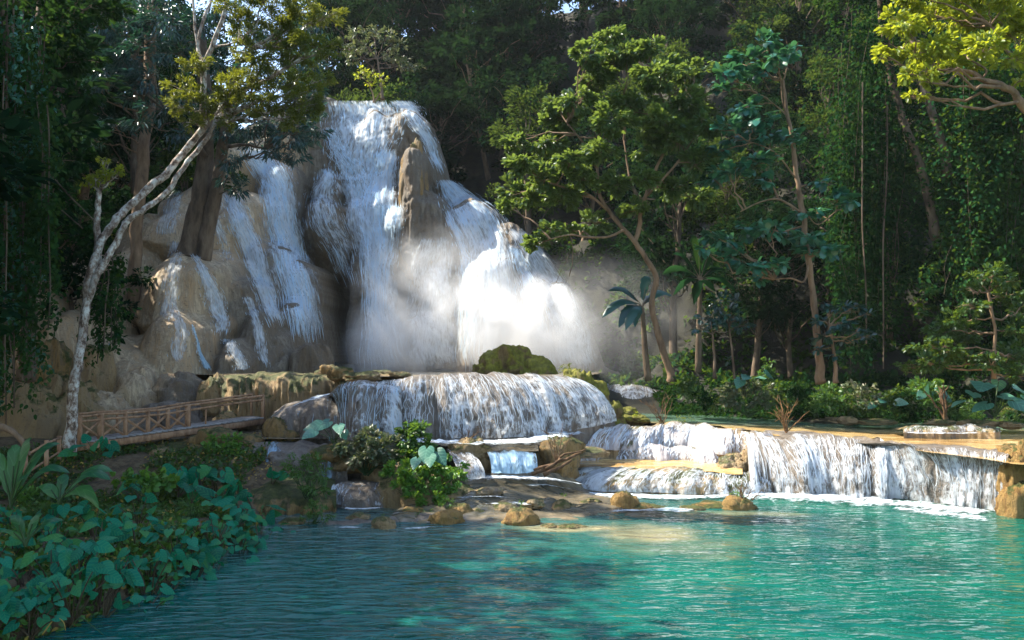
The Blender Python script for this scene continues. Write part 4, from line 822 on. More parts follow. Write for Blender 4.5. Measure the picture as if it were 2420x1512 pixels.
for u, v, z, a, b, m_, t in [(600, 1075, 1.15, 34, 24, 'tan', 'tan rock lump on the grey step under the bridge end'), (660, 1100, .95, 40, 30, 'shelf_grey', 'grey rock bulge in the rills of the grey step'), (745, 1085, 1.1, 34, 26, 'shelf_grey', 'second grey rock bulge at the right of the grey step'), (470, 1115, .75, 46, 30, 'brownmoss', 'brown mossy hump behind the broad leaves'), (390, 1085, 1.1, 44, 26, 'tan', 'tan hump in the dark soil under the footbridge'), (530, 1180, .3, 36, 34, 'orange', 'orange-brown rock at the tip of the taro patch'), (600, 1235, .0, 34, 12, 'tan', 'low tan rock at the water line beside the taro tip'), (690, 1238, .0, 30, 12, 'tan', 'low tan rock left of the bright fern bush'), (850, 1225, .02, 26, 12, 'shelf', 'flat wet rock in the grey near pool'), (975, 1215, .08, 24, 14, 'orange', 'small orange rock between the near rocks'), (1130, 1215, .1, 22, 10, 'tan', 'small flat tan rock left of the fern-topped rock'), (1265, 1195, .22, 24, 14, 'shelf', 'wet brown rock breaking the shallow rapids'), (1400, 1190, .1, 24, 9, 'tan', 'low tan rock in the foam before the dome cascade'), (1160, 1165, .45, 30, 12, 'shelf', 'flat wet rock in the upper shallow rapids'), (1640, 1205, 0, 30, 7, 'tan', 'thin tan rock slab left of the dead branches')]:
    boulder([(u, v, z, a, b)], m_, t, amp=.3)
boulder([(125, 905, 3.2, 72, 176), (95, 960, 2.4, 60, 150)], 'brownmoss', 'tall mossy brown rock hump left of the leaning pale tree', amp=.22, n=80)
boulder([(205, 935, 2.8, 55, 110)], 'tan', 'tan rock hump right of the tall mossy brown one', amp=.22, n=72)
boulder([(500, 1045, 1.5, 60, 34), (560, 1055, 1.4, 50, 26)], 'brownmoss', 'brown mossy lumps under the right part of the footbridge', amp=.3)
# ------------------------------------------------------------------ footbridge
BU = [(189, 1042, 987), (238, 1037, 981), (297, 1032, 977), (350, 1027, 973), (397, 1020, 968), (444, 1013, 960), (621, 984, 936)]
BY = np.interp([b[0] for b in BU], [189, 621], [25.6, 30.6])
br = empty('footbridge', pt(400, 1022, 28), 'long sloping wooden footbridge with X-braced railing over the rocks', 'footbridge')
foot = np.array([pt(b[0], b[1], y) for b, y in zip(BU, BY)]); top = np.array([pt(b[0], b[2], y) for b, y in zip(BU, BY)])
wd = np.array([-.75, 1.0, 0]); wd = wd/np.linalg.norm(wd)*1.15
ax = nrm(foot[-1]-foot[0])
for side in (0, 1):
    o_ = wd*side
    for i in range(7):
        if side and i in (1, 3): continue
        mb = MB(); t = .115 if side == 0 else .08
        box(mb, foot[i]+o_-[0, 0, .25], top[i]+o_+[0, 0, .07], t*1.5 if i in (1, 5) else t, t); mb.build('post', M['wood'], br)
    for k, dz in ((0, .0), (1, -.13)):
        P = np.array([t_+o_+[0, 0, dz if k else .02] for t_ in top])+np.array([0, -.05, 0])
        if k and side: continue
        mb = MB(); q = smooth_path(P, 26); q[:, 2] += .012*vn(np.arange(26)*.6, k*3.0, side); tube(mb, q, .042, 6); mb.build('rail', M['wood'], br)
    if side == 0:
        for i in range(5):
            for a_, b_ in ((foot[i]+[0, 0, .05], top[i+1]-[0, 0, .14]), (top[i]-[0, 0, .14], foot[i+1]+[0, 0, .05])):
                mb = MB(); box(mb, a_+[0, -.03 if b_[2] > a_[2] else -.075, 0], b_+[0, -.03 if b_[2] > a_[2] else -.075, 0], .07, .045, (0, -1, 0)); mb.build('brace', M['wood'], br)
mb = MB(); m_ = pt(486, 1006, 29.2); box(mb, m_, m_+[0, 0, .62], .05, .05); mb.build('post', M['wood'], br)
for k in range(30):
    t = (k+.5)/30; mb = MB() if k == 0 else mb
    c = foot[0]+(foot[-1]-foot[0])*t-[0, 0, .05]; hw = np.linalg.norm(foot[-1]-foot[0])/30*.47
    box(mb, c-wd*.06, c+wd*1.06, hw*2, .05)
mb.build('deck', M['deck'], br)
for o_ in (0, .92):
    mb = MB(); box(mb, foot[0]+wd*o_-ax*.3-[0, 0, .19], foot[-1]+wd*o_+ax*.1-[0, 0, .19], .14, .2); mb.build('beam', M['wood'], br)
# left landing fence, partly hidden
fe = empty('rail_fence', ptz(120, 1110, .9), 'broken brown post fence below the left end of the footbridge', 'fence')
fp = [(110, 1120, 1040, 22.5), (60, 1130, 1075, 22), (140, 1085, 1030, 24)]
for u, v0, v1, y in fp:
    mb = MB(); box(mb, pt(u, v0, y), pt(u, v1, y), .09, .09); mb.build('post', M['wood'], fe)
mb = MB(); tube(mb, [pt(55, 1080, 22), pt(110, 1048, 22.5), pt(145, 1033, 24)], .035, 6); mb.build('rail', M['wood'], fe)
mb = MB(); tube(mb, [pt(60, 1120, 22), pt(140, 1068, 24)], .03, 6); mb.build('rail', M['wood'], fe)
# ------------------------------------------------------------------ trees
def limb_path(a, b, n=8, sag=.12, rng=RG):
    a, b = np.asarray(a, float), np.asarray(b, float); L = np.linalg.norm(b-a); t = np.linspace(0, 1, n)[:, None]
    P = a+(b-a)*t; w = np.sin(t*pi)*L*sag
    return P+w*np.array([[.25*rng.normal(), .25*rng.normal(), rng.uniform(-.6, .7)]])+.03*L*rng.normal(0, 1, (n, 3))*np.sin(t*pi)
def hero_tree(name, label, cat, limbs, clumps, bark, leafm, leaf=.2, T=T_S, per=260, droop=.3, flat=.8, zs=.7, depth=.5, twigs=9, extra=None, group=None, jit=.6, spread=.36, branches=True, fol='crown', rfac=1.0):
    """limbs: [( [(u, v, Y)...], r0 px, r1 px )]; clumps: [(u, v, Y, r px)]"""
    LP = [(smooth_path([pt(*q) for q in l[0]], max(10, 5*len(l[0]))), l[1], l[2], l[0][0][2], l[0][-1][2]) for l in limbs]
    base = LP[0][0][0]; e = empty(name, base, label, cat, group)
    mb = MB()
    for i, (P, r0, r1, y0, y1) in enumerate(LP):
        n = len(P); r = np.linspace(r0*y0/F, r1*y1/F, n)
        if i == 0: r = r*(1+.5*np.exp(-np.linspace(0, 9, n)))
        if max(r0, r1) > 3: P = P+(.25 if r0 < 18 else .06)*r[:, None]*np.stack([vn(np.arange(n)*.6, i, s) for s in range(3)], -1)*(np.arange(n) > 0)[:, None]
        tube(mb, P, r, 14 if r0 > 18 else 10 if r0 > 5 else 6, .18 if r0 < 18 else .08, i)
    allp = np.concatenate([P for P, *_ in LP])
    fo = MB(); C_ = []
    for u, v, y, r in clumps:
        c = pt(u, v, y); rr = r*y/F*rfac; C_.append((c, rr))
        if branches:
            lo = allp[allp[:, 2] < c[2]+rr*.3]; lo = lo if len(lo) else allp
            j = np.argmin(np.linalg.norm(lo-c, axis=1)); P = limb_path(lo[j], c, 9)
            L = np.linalg.norm(c-lo[j]); tube(mb, P, np.linspace(min(.012*L+.02, .12), .015, 9), 5, 0, 0, False)
            for k in range(4):
                d = nrm(RG.normal(0, 1, 3))*[1, 1, .6]; tube(mb, limb_path(P[5+RG.integers(0, 3)], c+d*rr*.85, 5), np.linspace(.02, .006, 5), 4, 0, 0, False)
        n = int(2.4*per*(rr/leaf)**2/14)
        clump_leaves(fo, c, rr, n, leaf, T, zs, droop, twigs, RG, jit, flat, spread)
    mb.build('trunk', bark, e)
    if fo.n: fo.build(fol, leafm, e)
    if extra: extra(e)
    return e
def jit_clumps(L, y, dy=1.2, rng=RG):
    return [(u, v, y+rng.uniform(-dy, dy), r) for u, v, r in L]
# lichen-covered leaning tree, left
hero_tree('lichen_tree', 'pale lichen-blotched forked tree leaning over the footbridge', 'tree',
    [([(165, 1070, 24.5), (168, 1000, 24.5), (178, 900, 24.6), (190, 830, 24.8), (204, 717, 25), (217, 640, 25), (240, 575, 25.2), (262, 535, 25.4), (290, 500, 25.6), (340, 455, 26), (400, 402, 26.4), (440, 353, 26.8), (472, 317, 27), (483, 287, 27)], 10.5, 8),
     ([(483, 290, 27), (480, 260, 27), (481, 207, 27), (484, 150, 27), (505, 100, 27), (530, 30, 27), (545, -60, 27)], 9, 4),
     ([(205, 715, 25), (233, 640, 25), (262, 598, 25.1), (283, 554, 25.2), (302, 520, 25.3), (333, 500, 25.4), (370, 475, 25.8), (402, 445, 26), (430, 400, 26.2), (462, 360, 26.4), (493, 318, 26.6), (507, 288, 26.6), (512, 270, 26.8)], 8.5, 5),
     ([(484, 150, 27), (468, 115, 27.2), (476, 60, 27.3), (500, 0, 27.5), (520, -60, 27.5)], 5, 3), ([(468, 112, 27.2), (461, 70, 27.3), (457, 0, 27.4), (450, -60, 27.5)], 4, 2.5),
     ([(507, 110, 27), (540, 105, 26.6), (565, 98, 26.3), (590, 120, 26)], 3, 1)],
    [(480, 250, 26.6, 55), (440, 210, 26.5, 50), (520, 240, 26.3, 50), (455, 160, 26.6, 45), (420, 250, 26.4, 35), (560, 210, 26, 55), (610, 190, 26, 55), (600, 250, 26, 50), (650, 240, 25.8, 50), (540, 290, 26.3, 35), (450, 290, 26.4, 30), (640, 150, 26, 55), (590, 130, 26, 50), (700, 200, 25.8, 45), (680, 60, 26, 60), (740, 110, 25.6, 55), (620, 40, 26, 60), (560, 20, 26, 50), (760, 190, 25.6, 35), (770, 40, 25.8, 45), (700, 130, 25.8, 50), (690, 290, 25.8, 40), (730, 260, 25.6, 40), (745, 230, 25.6, 35), (710, 230, 25.6, 45), (660, 90, 26, 55), (720, 20, 26, 55), (790, 120, 25.6, 30), (640, -10, 26, 55), (580, 80, 26, 45)],
    M['lichen'], G['olive'], leaf=.13, T=T_L, per=230, jit=.8, twigs=14, spread=.3)
hero_tree('forked_sapling', 'short pale upright trunk topped with small bright yellow-green leaves', 'tree', [([(233, 640, 25.4), (230, 560, 25.5), (231, 500, 25.5), (234, 455, 25.5)], 9, 6)],
    [(240, 430, 25.5, 26), (265, 415, 25.5, 28), (225, 420, 25.5, 24), (285, 405, 25.5, 18), (245, 380, 25.5, 20), (205, 430, 25.5, 14)], M['lichen'], G['yellow'], leaf=.13, per=120)
Yd = float(cliff_hit(321, 768))-35+.1; Yt = float(cliff_hit(462, 600))-41+.2
print('tree depths', Yd, Yt)
hero_tree('dark_trunk_tree', 'straight brown trunk with pointed foot standing on the tan boulders', 'tree', [([(321, 780, 35+Yd), (320, 740, 35+Yd), (320, 640, 35+Yd), (326, 504, 35+Yd), (340, 380, 35.4+Yd), (352, 250, 36+Yd), (360, 60, 36+Yd), (365, -120, 36+Yd)], 15, 13)],
    [(u, v, 34+Yd, r) for u, v, r in [(300, 130, 60), (250, 60, 60), (330, 40, 60), (180, 90, 55), (240, 170, 50), (400, 30, 60), (150, 20, 60), (340, 220, 50), (200, 220, 50), (270, 300, 45), (220, 330, 40)]], M['bark_warm'], G['blue'], leaf=.3, T=T_L, per=190, droop=.6)
hero_tree('thick_forked_tree', 'thick dark forked tree with drooping glossy leaves before the side waterfall', 'tree',
    [([(452, 618, 41+Yt), (456, 570, 41+Yt), (470, 500, 41+Yt), (480, 430, 41+Yt), (486, 370, 41+Yt), (490, 280, 41), (480, 160, 41), (470, 60, 41)], 28, 13), ([(478, 620, 40.8+Yt), (490, 545, 40.8+Yt), (505, 480, 40.8+Yt), (515, 425, 40.6+Yt), (525, 350, 40.5+Yt*.5), (545, 250, 40), (560, 150, 40)], 20, 10),
     ([(540, 345, 40), (580, 342, 39.6), (625, 352, 39.4)], 5, 2), ([(486, 370, 41), (440, 300, 40), (390, 260, 39)], 6, 3)],
    jit_clumps([(300, 60, 60), (340, 110, 60), (390, 60, 60), (300, 160, 50), (360, 190, 55), (420, 130, 60), (320, 230, 50), (380, 260, 50), (330, 290, 40), (430, 240, 50), (450, 60, 60), (500, 20, 60), (560, 60, 55), (420, 320, 40), (540, 320, 50), (590, 300, 50), (640, 300, 50), (690, 330, 50), (650, 360, 35), (600, 345, 40), (545, 380, 40), (540, 420, 32), (560, 450, 26), (700, 370, 32), (720, 300, 42), (742, 262, 32), (700, 250, 45), (660, 330, 42), (735, 330, 28), (745, 215, 35), (690, 300, 40), (510, 250, 50), (560, 240, 50), (640, 250, 45), (700, 280, 45), (740, 310, 30), (720, 240, 40), (270, 110, 40), (240, 200, 36), (520, 160, 50), (600, 180, 50), (670, 190, 50), (550, 110, 45), (610, 90, 50), (670, 90, 50), (400, -10, 60), (300, 0, 60), (720, 150, 50), (740, 60, 50)], 39.5, 1.5),
    M['bark'], G['blue'], leaf=.32, T=T_L, per=150, droop=.7, jit=.5, twigs=12)
hero_tree('spreading_tree', 'tall slender tree with leafy crown glowing yellow-green on its left, right of the mist', 'tree',
    [([(1588, 900, 37), (1584, 880, 37), (1560, 804, 37), (1541, 721, 37), (1550, 654, 37), (1522, 604, 37), (1500, 571, 37), (1467, 534, 37.2), (1440, 500, 37.5), (1418, 462, 37.5), (1412, 400, 37.6), (1415, 340, 37.6)], 8, 3.5), ([(1500, 571, 37), (1511, 537, 37), (1514, 504, 36.8), (1526, 462, 36.6), (1548, 405, 36.4), (1567, 360, 36.4), (1580, 300, 36.6)], 6, 3),
     ([(1526, 462, 36.6), (1560, 430, 36.2), (1598, 388, 36), (1630, 340, 36)], 4, 2), ([(1516, 490, 36.8), (1495, 440, 37.4), (1484, 400, 37.8), (1475, 330, 38)], 4, 2), ([(1474, 545, 37), (1435, 560, 36.4), (1390, 560, 36), (1345, 555, 35.6), (1300, 565, 35.2)], 3.5, 1.5), ([(1440, 500, 37.5), (1390, 460, 37), (1340, 445, 36.4), (1290, 430, 36)], 3.5, 1.5), ([(1412, 400, 37.6), (1380, 340, 37), (1340, 290, 36.6)], 3, 1.5)],
    jit_clumps([(1215, 450, 42), (1230, 390, 40), (1285, 425, 45), (1290, 345, 45), (1335, 290, 48), (1330, 465, 48), (1265, 575, 30), (1300, 545, 30), (1345, 545, 35), (1400, 530, 40), (1360, 240, 50), (1400, 200, 55), (1450, 290, 55), (1420, 360, 48), (1500, 250, 55), (1560, 180, 60), (1480, 130, 50), (1435, 95, 42), (1560, 290, 55), (1620, 250, 55), (1600, 330, 55), (1540, 350, 48), (1650, 390, 48), (1450, 440, 45), (1500, 500, 38), (1590, 450, 48), (1380, 130, 40), (1640, 180, 50), (1220, 340, 30), (1250, 475, 32), (1195, 490, 22), (1380, 420, 40), (1350, 380, 42), (1640, 470, 40), (1520, 420, 36), (1310, 250, 30), (1420, 150, 45), (1530, 120, 40), (1670, 300, 40)], 36.5, 2.0),
    M['bark_warm'], G['spread'], leaf=.22, T=T_O, per=400, droop=.35, twigs=14)
hero_tree('round_leaf_tree', 'slim tall tree carrying tiers of large round blue-green leaves', 'tree',
    [([(1941, 905, 35), (1938, 860, 35), (1931, 790, 35), (1922, 700, 35), (1908, 600, 35), (1900, 520, 35), (1890, 460, 35), (1880, 400, 35), (1873, 333, 35), (1860, 267, 35), (1850, 190, 35)], 9, 4), ([(1890, 500, 35), (1860, 480, 34.8), (1830, 470, 34.6), (1790, 480, 34.5), (1750, 500, 34.4)], 3, 1.5), ([(1862, 275, 35), (1840, 255, 34.8), (1815, 235, 34.6)], 2.5, 1), ([(1868, 310, 35), (1850, 240, 35), (1845, 190, 35)], 2.5, 1), ([(1912, 620, 35), (1900, 665, 34.6), (1870, 658, 34.4), (1830, 660, 34.2)], 3, 1.5), ([(1893, 480, 35), (1930, 530, 35), (1975, 500, 35)], 2, 1), ([(1840, 470, 34.7), (1810, 400, 34.6), (1800, 350, 34.6)], 2.5, 1), ([(1880, 420, 35), (1830, 360, 34.6), (1760, 330, 34.4)], 2.5, 1)],
    jit_clumps([(1810, 105, 42), (1760, 145, 40), (1840, 140, 40), (1720, 175, 34), (1700, 205, 28), (1790, 175, 34), (1875, 120, 22), (1760, 255, 42), (1790, 285, 38), (1720, 300, 34), (1740, 330, 36), (1800, 325, 38), (1850, 325, 34), (1870, 340, 22), (1700, 355, 28), (1790, 385, 38), (1720, 410, 36), (1760, 395, 30), (1690, 425, 26), (1810, 430, 26), (1900, 505, 30), (1930, 500, 22), (1680, 560, 30), (1720, 570, 36), (1770, 545, 38), (1820, 545, 38), (1860, 560, 34), (1910, 560, 34), (1950, 590, 32), (1900, 600, 30), (1730, 610, 34), (1780, 630, 36), (1840, 625, 30), (1790, 660, 22), (1980, 465, 32), (1950, 430, 26), (1660, 590, 20), (2010, 480, 24), (1960, 600, 20)], 34.5, .9),
    M['bark_warm'], G['teal'], leaf=.29, T=T_R, per=100, zs=.45, flat=1.6, jit=.5, droop=.35, twigs=8, spread=.5)
hero_tree('blue_leaf_sapling', 'low tree with layered blue-green leaves right of the slim tall tree foot', 'tree', [([(1976, 905, 34), (1974, 860, 34), (1968, 815, 34), (1960, 770, 34)], 5, 3)],
    jit_clumps([(1960, 735, 26), (1990, 725, 26), (2020, 728, 24), (1945, 760, 26), (1985, 765, 30), (2030, 785, 30), (1950, 795, 28), (1930, 825, 22), (2050, 795, 20), (2000, 800, 26), (1970, 840, 18), (2050, 740, 16)], 33.8, .6), M['bark_warm'], G['blue'], leaf=.26, T=T_O, per=80, zs=.5, flat=1.5, twigs=8)
hero_tree('sapling', 'small dark glossy tree on two thin stems between banana plants and the slim tree', 'tree', [([(1690, 895, 36), (1688, 840, 36), (1684, 790, 36)], 4, 2.5), ([(1736, 895, 36), (1730, 830, 36), (1724, 780, 36)], 3, 2)],
    jit_clumps([(1700, 715, 30), (1680, 745, 32), (1725, 745, 32), (1655, 775, 24), (1700, 775, 30), (1750, 770, 28), (1735, 715, 20), (1725, 850, 12)], 36, .6), M['bark'], G['blue'], leaf=.25, T=T_O, per=90, twigs=8)
hero_tree('bushy_tree', 'small feathery tree with pale curved trunk near the right edge', 'tree', [([(2350, 895, 31), (2350, 830, 31), (2352, 780, 31), (2343, 735, 31), (2336, 690, 31)], 4, 3.5)],
    jit_clumps([(2310, 655, 30), (2345, 650, 32), (2380, 665, 30), (2300, 685, 26), (2380, 700, 36), (2410, 730, 36), (2400, 780, 40), (2290, 730, 36), (2260, 760, 36), (2220, 790, 36), (2180, 820, 34), (2280, 790, 44), (2240, 830, 44), (2190, 860, 40), (2290, 850, 40), (2400, 840, 44), (2420, 890, 44), (2340, 860, 30), (2150, 870, 26)], 31.5, 1.2), M['bark_warm'], G['mid'], leaf=.17, T=T_O, per=170, twigs=12)
hero_tree('golden_tree', 'tree at the upper right corner with sunlit yellow-green crown on a curving branch', 'tree',
    [([(2700, 900, 27), (2640, 620, 27), (2560, 430, 27), (2480, 320, 27), (2425, 262, 27), (2395, 218, 26.8), (2360, 200, 26.6), (2320, 188, 26.5), (2300, 172, 26.5), (2260, 165, 26.5), (2215, 165, 26.4)], 14, 3), ([(2320, 188, 26.5), (2330, 165, 26.4), (2290, 140, 26.4)], 3, 2), ([(2480, 320, 27), (2440, 180, 27), (2380, 120, 26.8), (2340, 60, 26.6)], 6, 3)],
    jit_clumps([(2140, 60, 50), (2190, 35, 50), (2250, 40, 55), (2310, 45, 55), (2370, 40, 55), (2410, 90, 50), (2120, 110, 42), (2165, 130, 45), (2215, 110, 50), (2270, 110, 50), (2330, 110, 50), (2385, 140, 45), (2110, 40, 30), (2150, 175, 30), (2195, 170, 30), (2240, 160, 34), (2155, 225, 16), (2180, 225, 14), (2200, 195, 20), (2080, 135, 14), (2160, -10, 50), (2240, -20, 55), (2330, -20, 55), (2400, -10, 50), (2300, 160, 25), (2410, 190, 22)], 26.4, 1.4),
    M['bark_warm'], G['yellow'], leaf=.17, T=T_O, per=190, twigs=12, droop=.3)
for i, (pth, lab) in enumerate([([(2215, 560, 40), (2205, 520, 40), (2193, 467, 40), (2173, 383, 40), (2146, 317, 40), (2126, 253, 40), (2100, 150, 40), (2080, 0, 40), (2070, -80, 40)], 'leaning grey trunk before the dark hollow on the right'),
                               ([(2245, 420, 39), (2230, 350, 39), (2205, 270, 39), (2180, 195, 39), (2150, 60, 39), (2130, -60, 39)], 'second leaning trunk under the golden crown, its foot in the vines')]):
    hero_tree('leaning_tree', lab, 'tree', [(pth, 10, 8)], [(pth[-2][0]+a, -40+b, 39.5, 50) for a, b in ((-60, 0), (0, 30), (60, -10), (-110, 30))], M['bark'], G['dark'], leaf=.25, per=90)
# small trees on top of the fall
hero_tree('crest_tree', 'little sunlit yellow tree standing on the crest of the tallest waterfall', 'tree', [([(884, 242, 57), (882, 225, 57), (875, 205, 57)], 2.5, 1.5), ([(884, 242, 57), (898, 220, 57), (905, 200, 57)], 2, 1)],
    jit_clumps([(860, 165, 14), (880, 175, 16), (900, 185, 14), (850, 180, 12), (875, 195, 14), (895, 200, 12)], 57, .6), M['bark_warm'], G['yellow'], leaf=.24, per=90)
hero_tree('crest_tree', 'umbrella-shaped grey-green tree behind the crest left of the tallest waterfall', 'tree', [([(905, 235, 60), (900, 190, 60), (892, 140, 60)], 4, 2)],
    jit_clumps([(820, 110, 26), (845, 85, 26), (880, 75, 28), (915, 85, 28), (940, 110, 26), (830, 140, 20), (870, 115, 26), (950, 150, 26), (920, 130, 26), (980, 160, 22)], 60, 1.2), M['bark'], G['greyleaf'], leaf=.30, per=100)
# ------------------------------------------------------------------ background forest: six kinds, copied
def proto_tree(seed, h, cr, nclump, leaf, T, leafm, bark, flat=.7, per=110, droop=.3, low=.35):
    rng = np.random.default_rng(seed); mb, fo = MB(), MB()
    top = np.array([rng.normal(0, .5), rng.normal(0, .5), h*.8]); P = smooth_path([np.zeros(3), top*[.3, .3, .35]+rng.normal(0, .15, 3), top*[.7, .7, .7], top], 16)
    tube(mb, P-[0, 0, .4], np.linspace(.022*h, .06, 16), 8, .15, seed)
    for k in range(nclump):
        a = rng.uniform(0, 2*pi); q = rng.uniform(0, 1)**.6; zz = rng.uniform(low, 1.0)
        R = cr*math.sin(pi*(.12+.80*(zz-low)/(1-low)))**.7
        c = np.array([math.cos(a)*R*q, math.sin(a)*R*q, zz*h]); j = int(np.clip((c[2]/h-.15)/.85*15, 3, 15))
        tube(mb, limb_path(P[j], c, 6, rng=rng), np.linspace(.06, .02, 6), 4, 0, 0, False)
        r = rng.uniform(.75, 1.35)*cr*.34
        clump_leaves(fo, c, r, int(1.7*per*(r/leaf)**2/14), leaf, T, flat, droop, 11, rng)
    return mb, fo, bark, leafm
PROT = []
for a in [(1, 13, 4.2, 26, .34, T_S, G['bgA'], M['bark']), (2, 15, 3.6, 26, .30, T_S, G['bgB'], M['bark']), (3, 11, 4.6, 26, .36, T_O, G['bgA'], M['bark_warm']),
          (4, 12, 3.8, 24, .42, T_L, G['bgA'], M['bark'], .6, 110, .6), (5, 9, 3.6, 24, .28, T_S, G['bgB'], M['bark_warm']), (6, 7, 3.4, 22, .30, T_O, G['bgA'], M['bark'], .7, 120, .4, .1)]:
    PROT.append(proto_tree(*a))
PK = [('broadleaf_tree', 'dense dark evergreen tree'), ('broadleaf_tree', 'tall mid-green tree'), ('broadleaf_tree', 'wide dark spreading tree'), ('broadleaf_tree', 'drooping blue-green tree'), ('broadleaf_tree', 'olive green tree'), ('understory_tree', 'low leafy understory tree')]
first = {}
def place_tree(k, x, y, z, s, where, rz=None):
    kind, txt = PK[k]
    e = empty(kind, (x, y, z), txt+' '+where, 'tree', txt+'s on the forested slope '+where)
    if k not in first:
        mb, fo, bark, lm = PROT[k]; e0 = e.location.copy(); e.location = (0, 0, 0)
        a = mb.build('trunk', bark, e); b = fo.build('crown', lm, e); e.location = e0; first[k] = (a, b)
    else:
        for o in first[k]:
            c = o.copy(); C.objects.link(c); c.parent = e
    e.scale = (s, s, s*RG.uniform(.9, 1.15)); e.rotation_euler = (RG.normal(0, .04), RG.normal(0, .04), RG.uniform(0, 2*pi) if rz is None else rz)
WZ = lambda x, y: ('above and behind the tall fall' if -13 < x < 4 and y > 52 else 'left of the tall fall' if x <= -13 else 'beyond the spreading tree' if x < 15 else 'on the right side of the slope')
rr = np.random.default_rng(11)
for (y0, step, ks, s0) in [(47.5, 4.6, (5, 0, 3, 1, 5), .85), (52, 4.8, (0, 3, 1, 2, 5), .95), (58, 5.2, (0, 1, 2, 3), 1.0), (65, 5.8, (0, 1, 2, 4), 1.05), (73, 6.6, (0, 2, 1, 4), 1.15), (83, 7.4, (0, 1, 2, 3), 1.3), (94, 8.4, (0, 1, 2, 0), 1.45), (103, 9, (0, 1, 2, 0), 1.6)]:
    half = y0*.66+3
    for x in np.arange(-half, half, step):
        x_ = x+rr.uniform(-.35, .35)*step; y_ = y0+rr.uniform(-2, 2); u_ = CU+x_/y_*F
        if -16 < x_ < 9.5 and y_ < 61: continue              # the cliff and its pool
        if -12 < x_ < 1 and y_ < 64: continue
        if x_ < -11 and y_ < 50: continue
        if 2125 < u_ < 2240 and y_ < 60: continue
        if 400 < u_ < 700 and y_ > 58: continue
        k = ks[rr.integers(0, len(ks))]
        if k == 5 and 1560 < u_ < 2140: k = 0
        zz = gz(x_, y_)-.4
        place_tree(k, x_, y_, zz, s0*rr.uniform(.8, 1.15), WZ(x_, y_))
for (x_, y_, s) in [(-10, 77, 1.2), (-6, 84, 1.4), (-13, 88, 1.5), (-2, 78, 1.2), (-16, 80, 1.3), (-9, 97, 1.6), (0, 88, 1.5), (3, 96, 1.6), (-1, 81, 1.3)]:
    place_tree(0 if s > 1.25 else 2, x_, y_, gz(x_, y_)-.4, s, WZ(x_, y_))
# trees on the left, nearer
for (x_, y_, z_, k, s) in [(-24, 44, 8, 0, 1.1), (-29, 40, 8, 3, 1.2), (-21, 47, 12, 3, 1.0), (-33, 36, 6, 1, 1.2), (-26, 50, 12, 2, 1.3), (-15.5, 58, 17, 1, .6), (-21, 56, 15, 2, .8), (-30, 48, 12, 0, 1.3), (-36, 44, 8, 2, 1.4), (-19.5, 38, 5, 5, .8), (-24, 36, 4, 5, 1.0)]:
    place_tree(k, x_, y_, z_, s, 'left of the tall fall')
# ------------------------------------------------------------------ low plants
def at_ground(u, v, y0=8.0, y1=48.0):
    for y in np.arange(y0, y1, .1):
        p = pt(u, v, y)
        if p[2] <= gz(p[0], p[1]): return p
    return pt(u, v, y1)
def bush(name, label, clumps, leafm, leaf=.12, T=T_O, per=200, cat='bush', flat=.7, droop=.25, twigs=10, stems=True, group=None, zs=.8, foot=None, jit=.6, spread=.36):
    C_ = [(pt(u, v, y), r*y/F) for u, v, y, r in clumps]; c0 = np.mean([c for c, r in C_], 0); lo = min(c[2]-r for c, r in C_)
    base = np.array([c0[0], c0[1], lo]) if foot is None else np.asarray(foot, float); e = empty(name, base, label, cat, group); fo, mb = MB(), MB()
    for c, r in C_:
        clump_leaves(fo, c, r, max(12, int(per*(r/leaf)**2/14)), leaf, T, zs, droop, twigs, RG, jit, flat, spread)
        for k in range(3 if stems else 0): tube(mb, limb_path(base+RG.normal(0, .05, 3), c+RG.normal(0, r*.4, 3), 6), np.linspace(.018, .005, 6), 4, 0, 0, False)
    fo.build('foliage', leafm, e)
    if mb.n: mb.build('stems', G['stalk'], e)
    return e
def big_leaves(name, label, foot, tips, size, mat, T=T_H, stalk=G['stalk'], cat='plant', group=None, sr=.012, face=(0, -.55, .8), dirj=.35, down=.35, nj=.15):
    """plant with a stalk to each big blade; tips: world points where the blades sit"""
    foot = np.asarray(foot, float); e = empty(name, foot, label, cat, group); fo, mb = MB(), MB()
    for i, t in enumerate(tips):
        t = np.asarray(t, float); o = t-foot; o[2] = 0; o = nrm(o) if np.linalg.norm(o) > .05 else np.array([0, -1., 0])
        d = nrm(o*.9+np.array([0, -.45, -down])+RG.normal(0, dirj, 3)); n0 = np.array(face)+RG.normal(0, nj, 3); s = nrm(np.cross(n0, d)); nn = np.cross(d, s)
        sz = (size[i] if hasattr(size, '__len__') else size)*RG.uniform(.7, 1.2); V, f = T
        V = V.copy(); V[:, 2] += .06*np.sin(V[:, 0]*5+i)*np.abs(V[:, 1])*2
        fo.add(t+sz*(V[:, 0:1]*d+V[:, 1:2]*s+V[:, 2:3]*nn), f, V[:, :2])
        P = np.array([foot+RG.normal(0, .03, 3)*[1, 1, 0], foot*.55+t*.45+[0, 0, .12*np.linalg.norm(t-foot)], t-[0, 0, .01]]); tube(mb, smooth_path(P, 7), np.linspace(sr*1.3, sr*.7, 7), 5, 0, 0, False)
    fo.build('leaves', mat, e); mb.build('stalks', stalk, e); return e
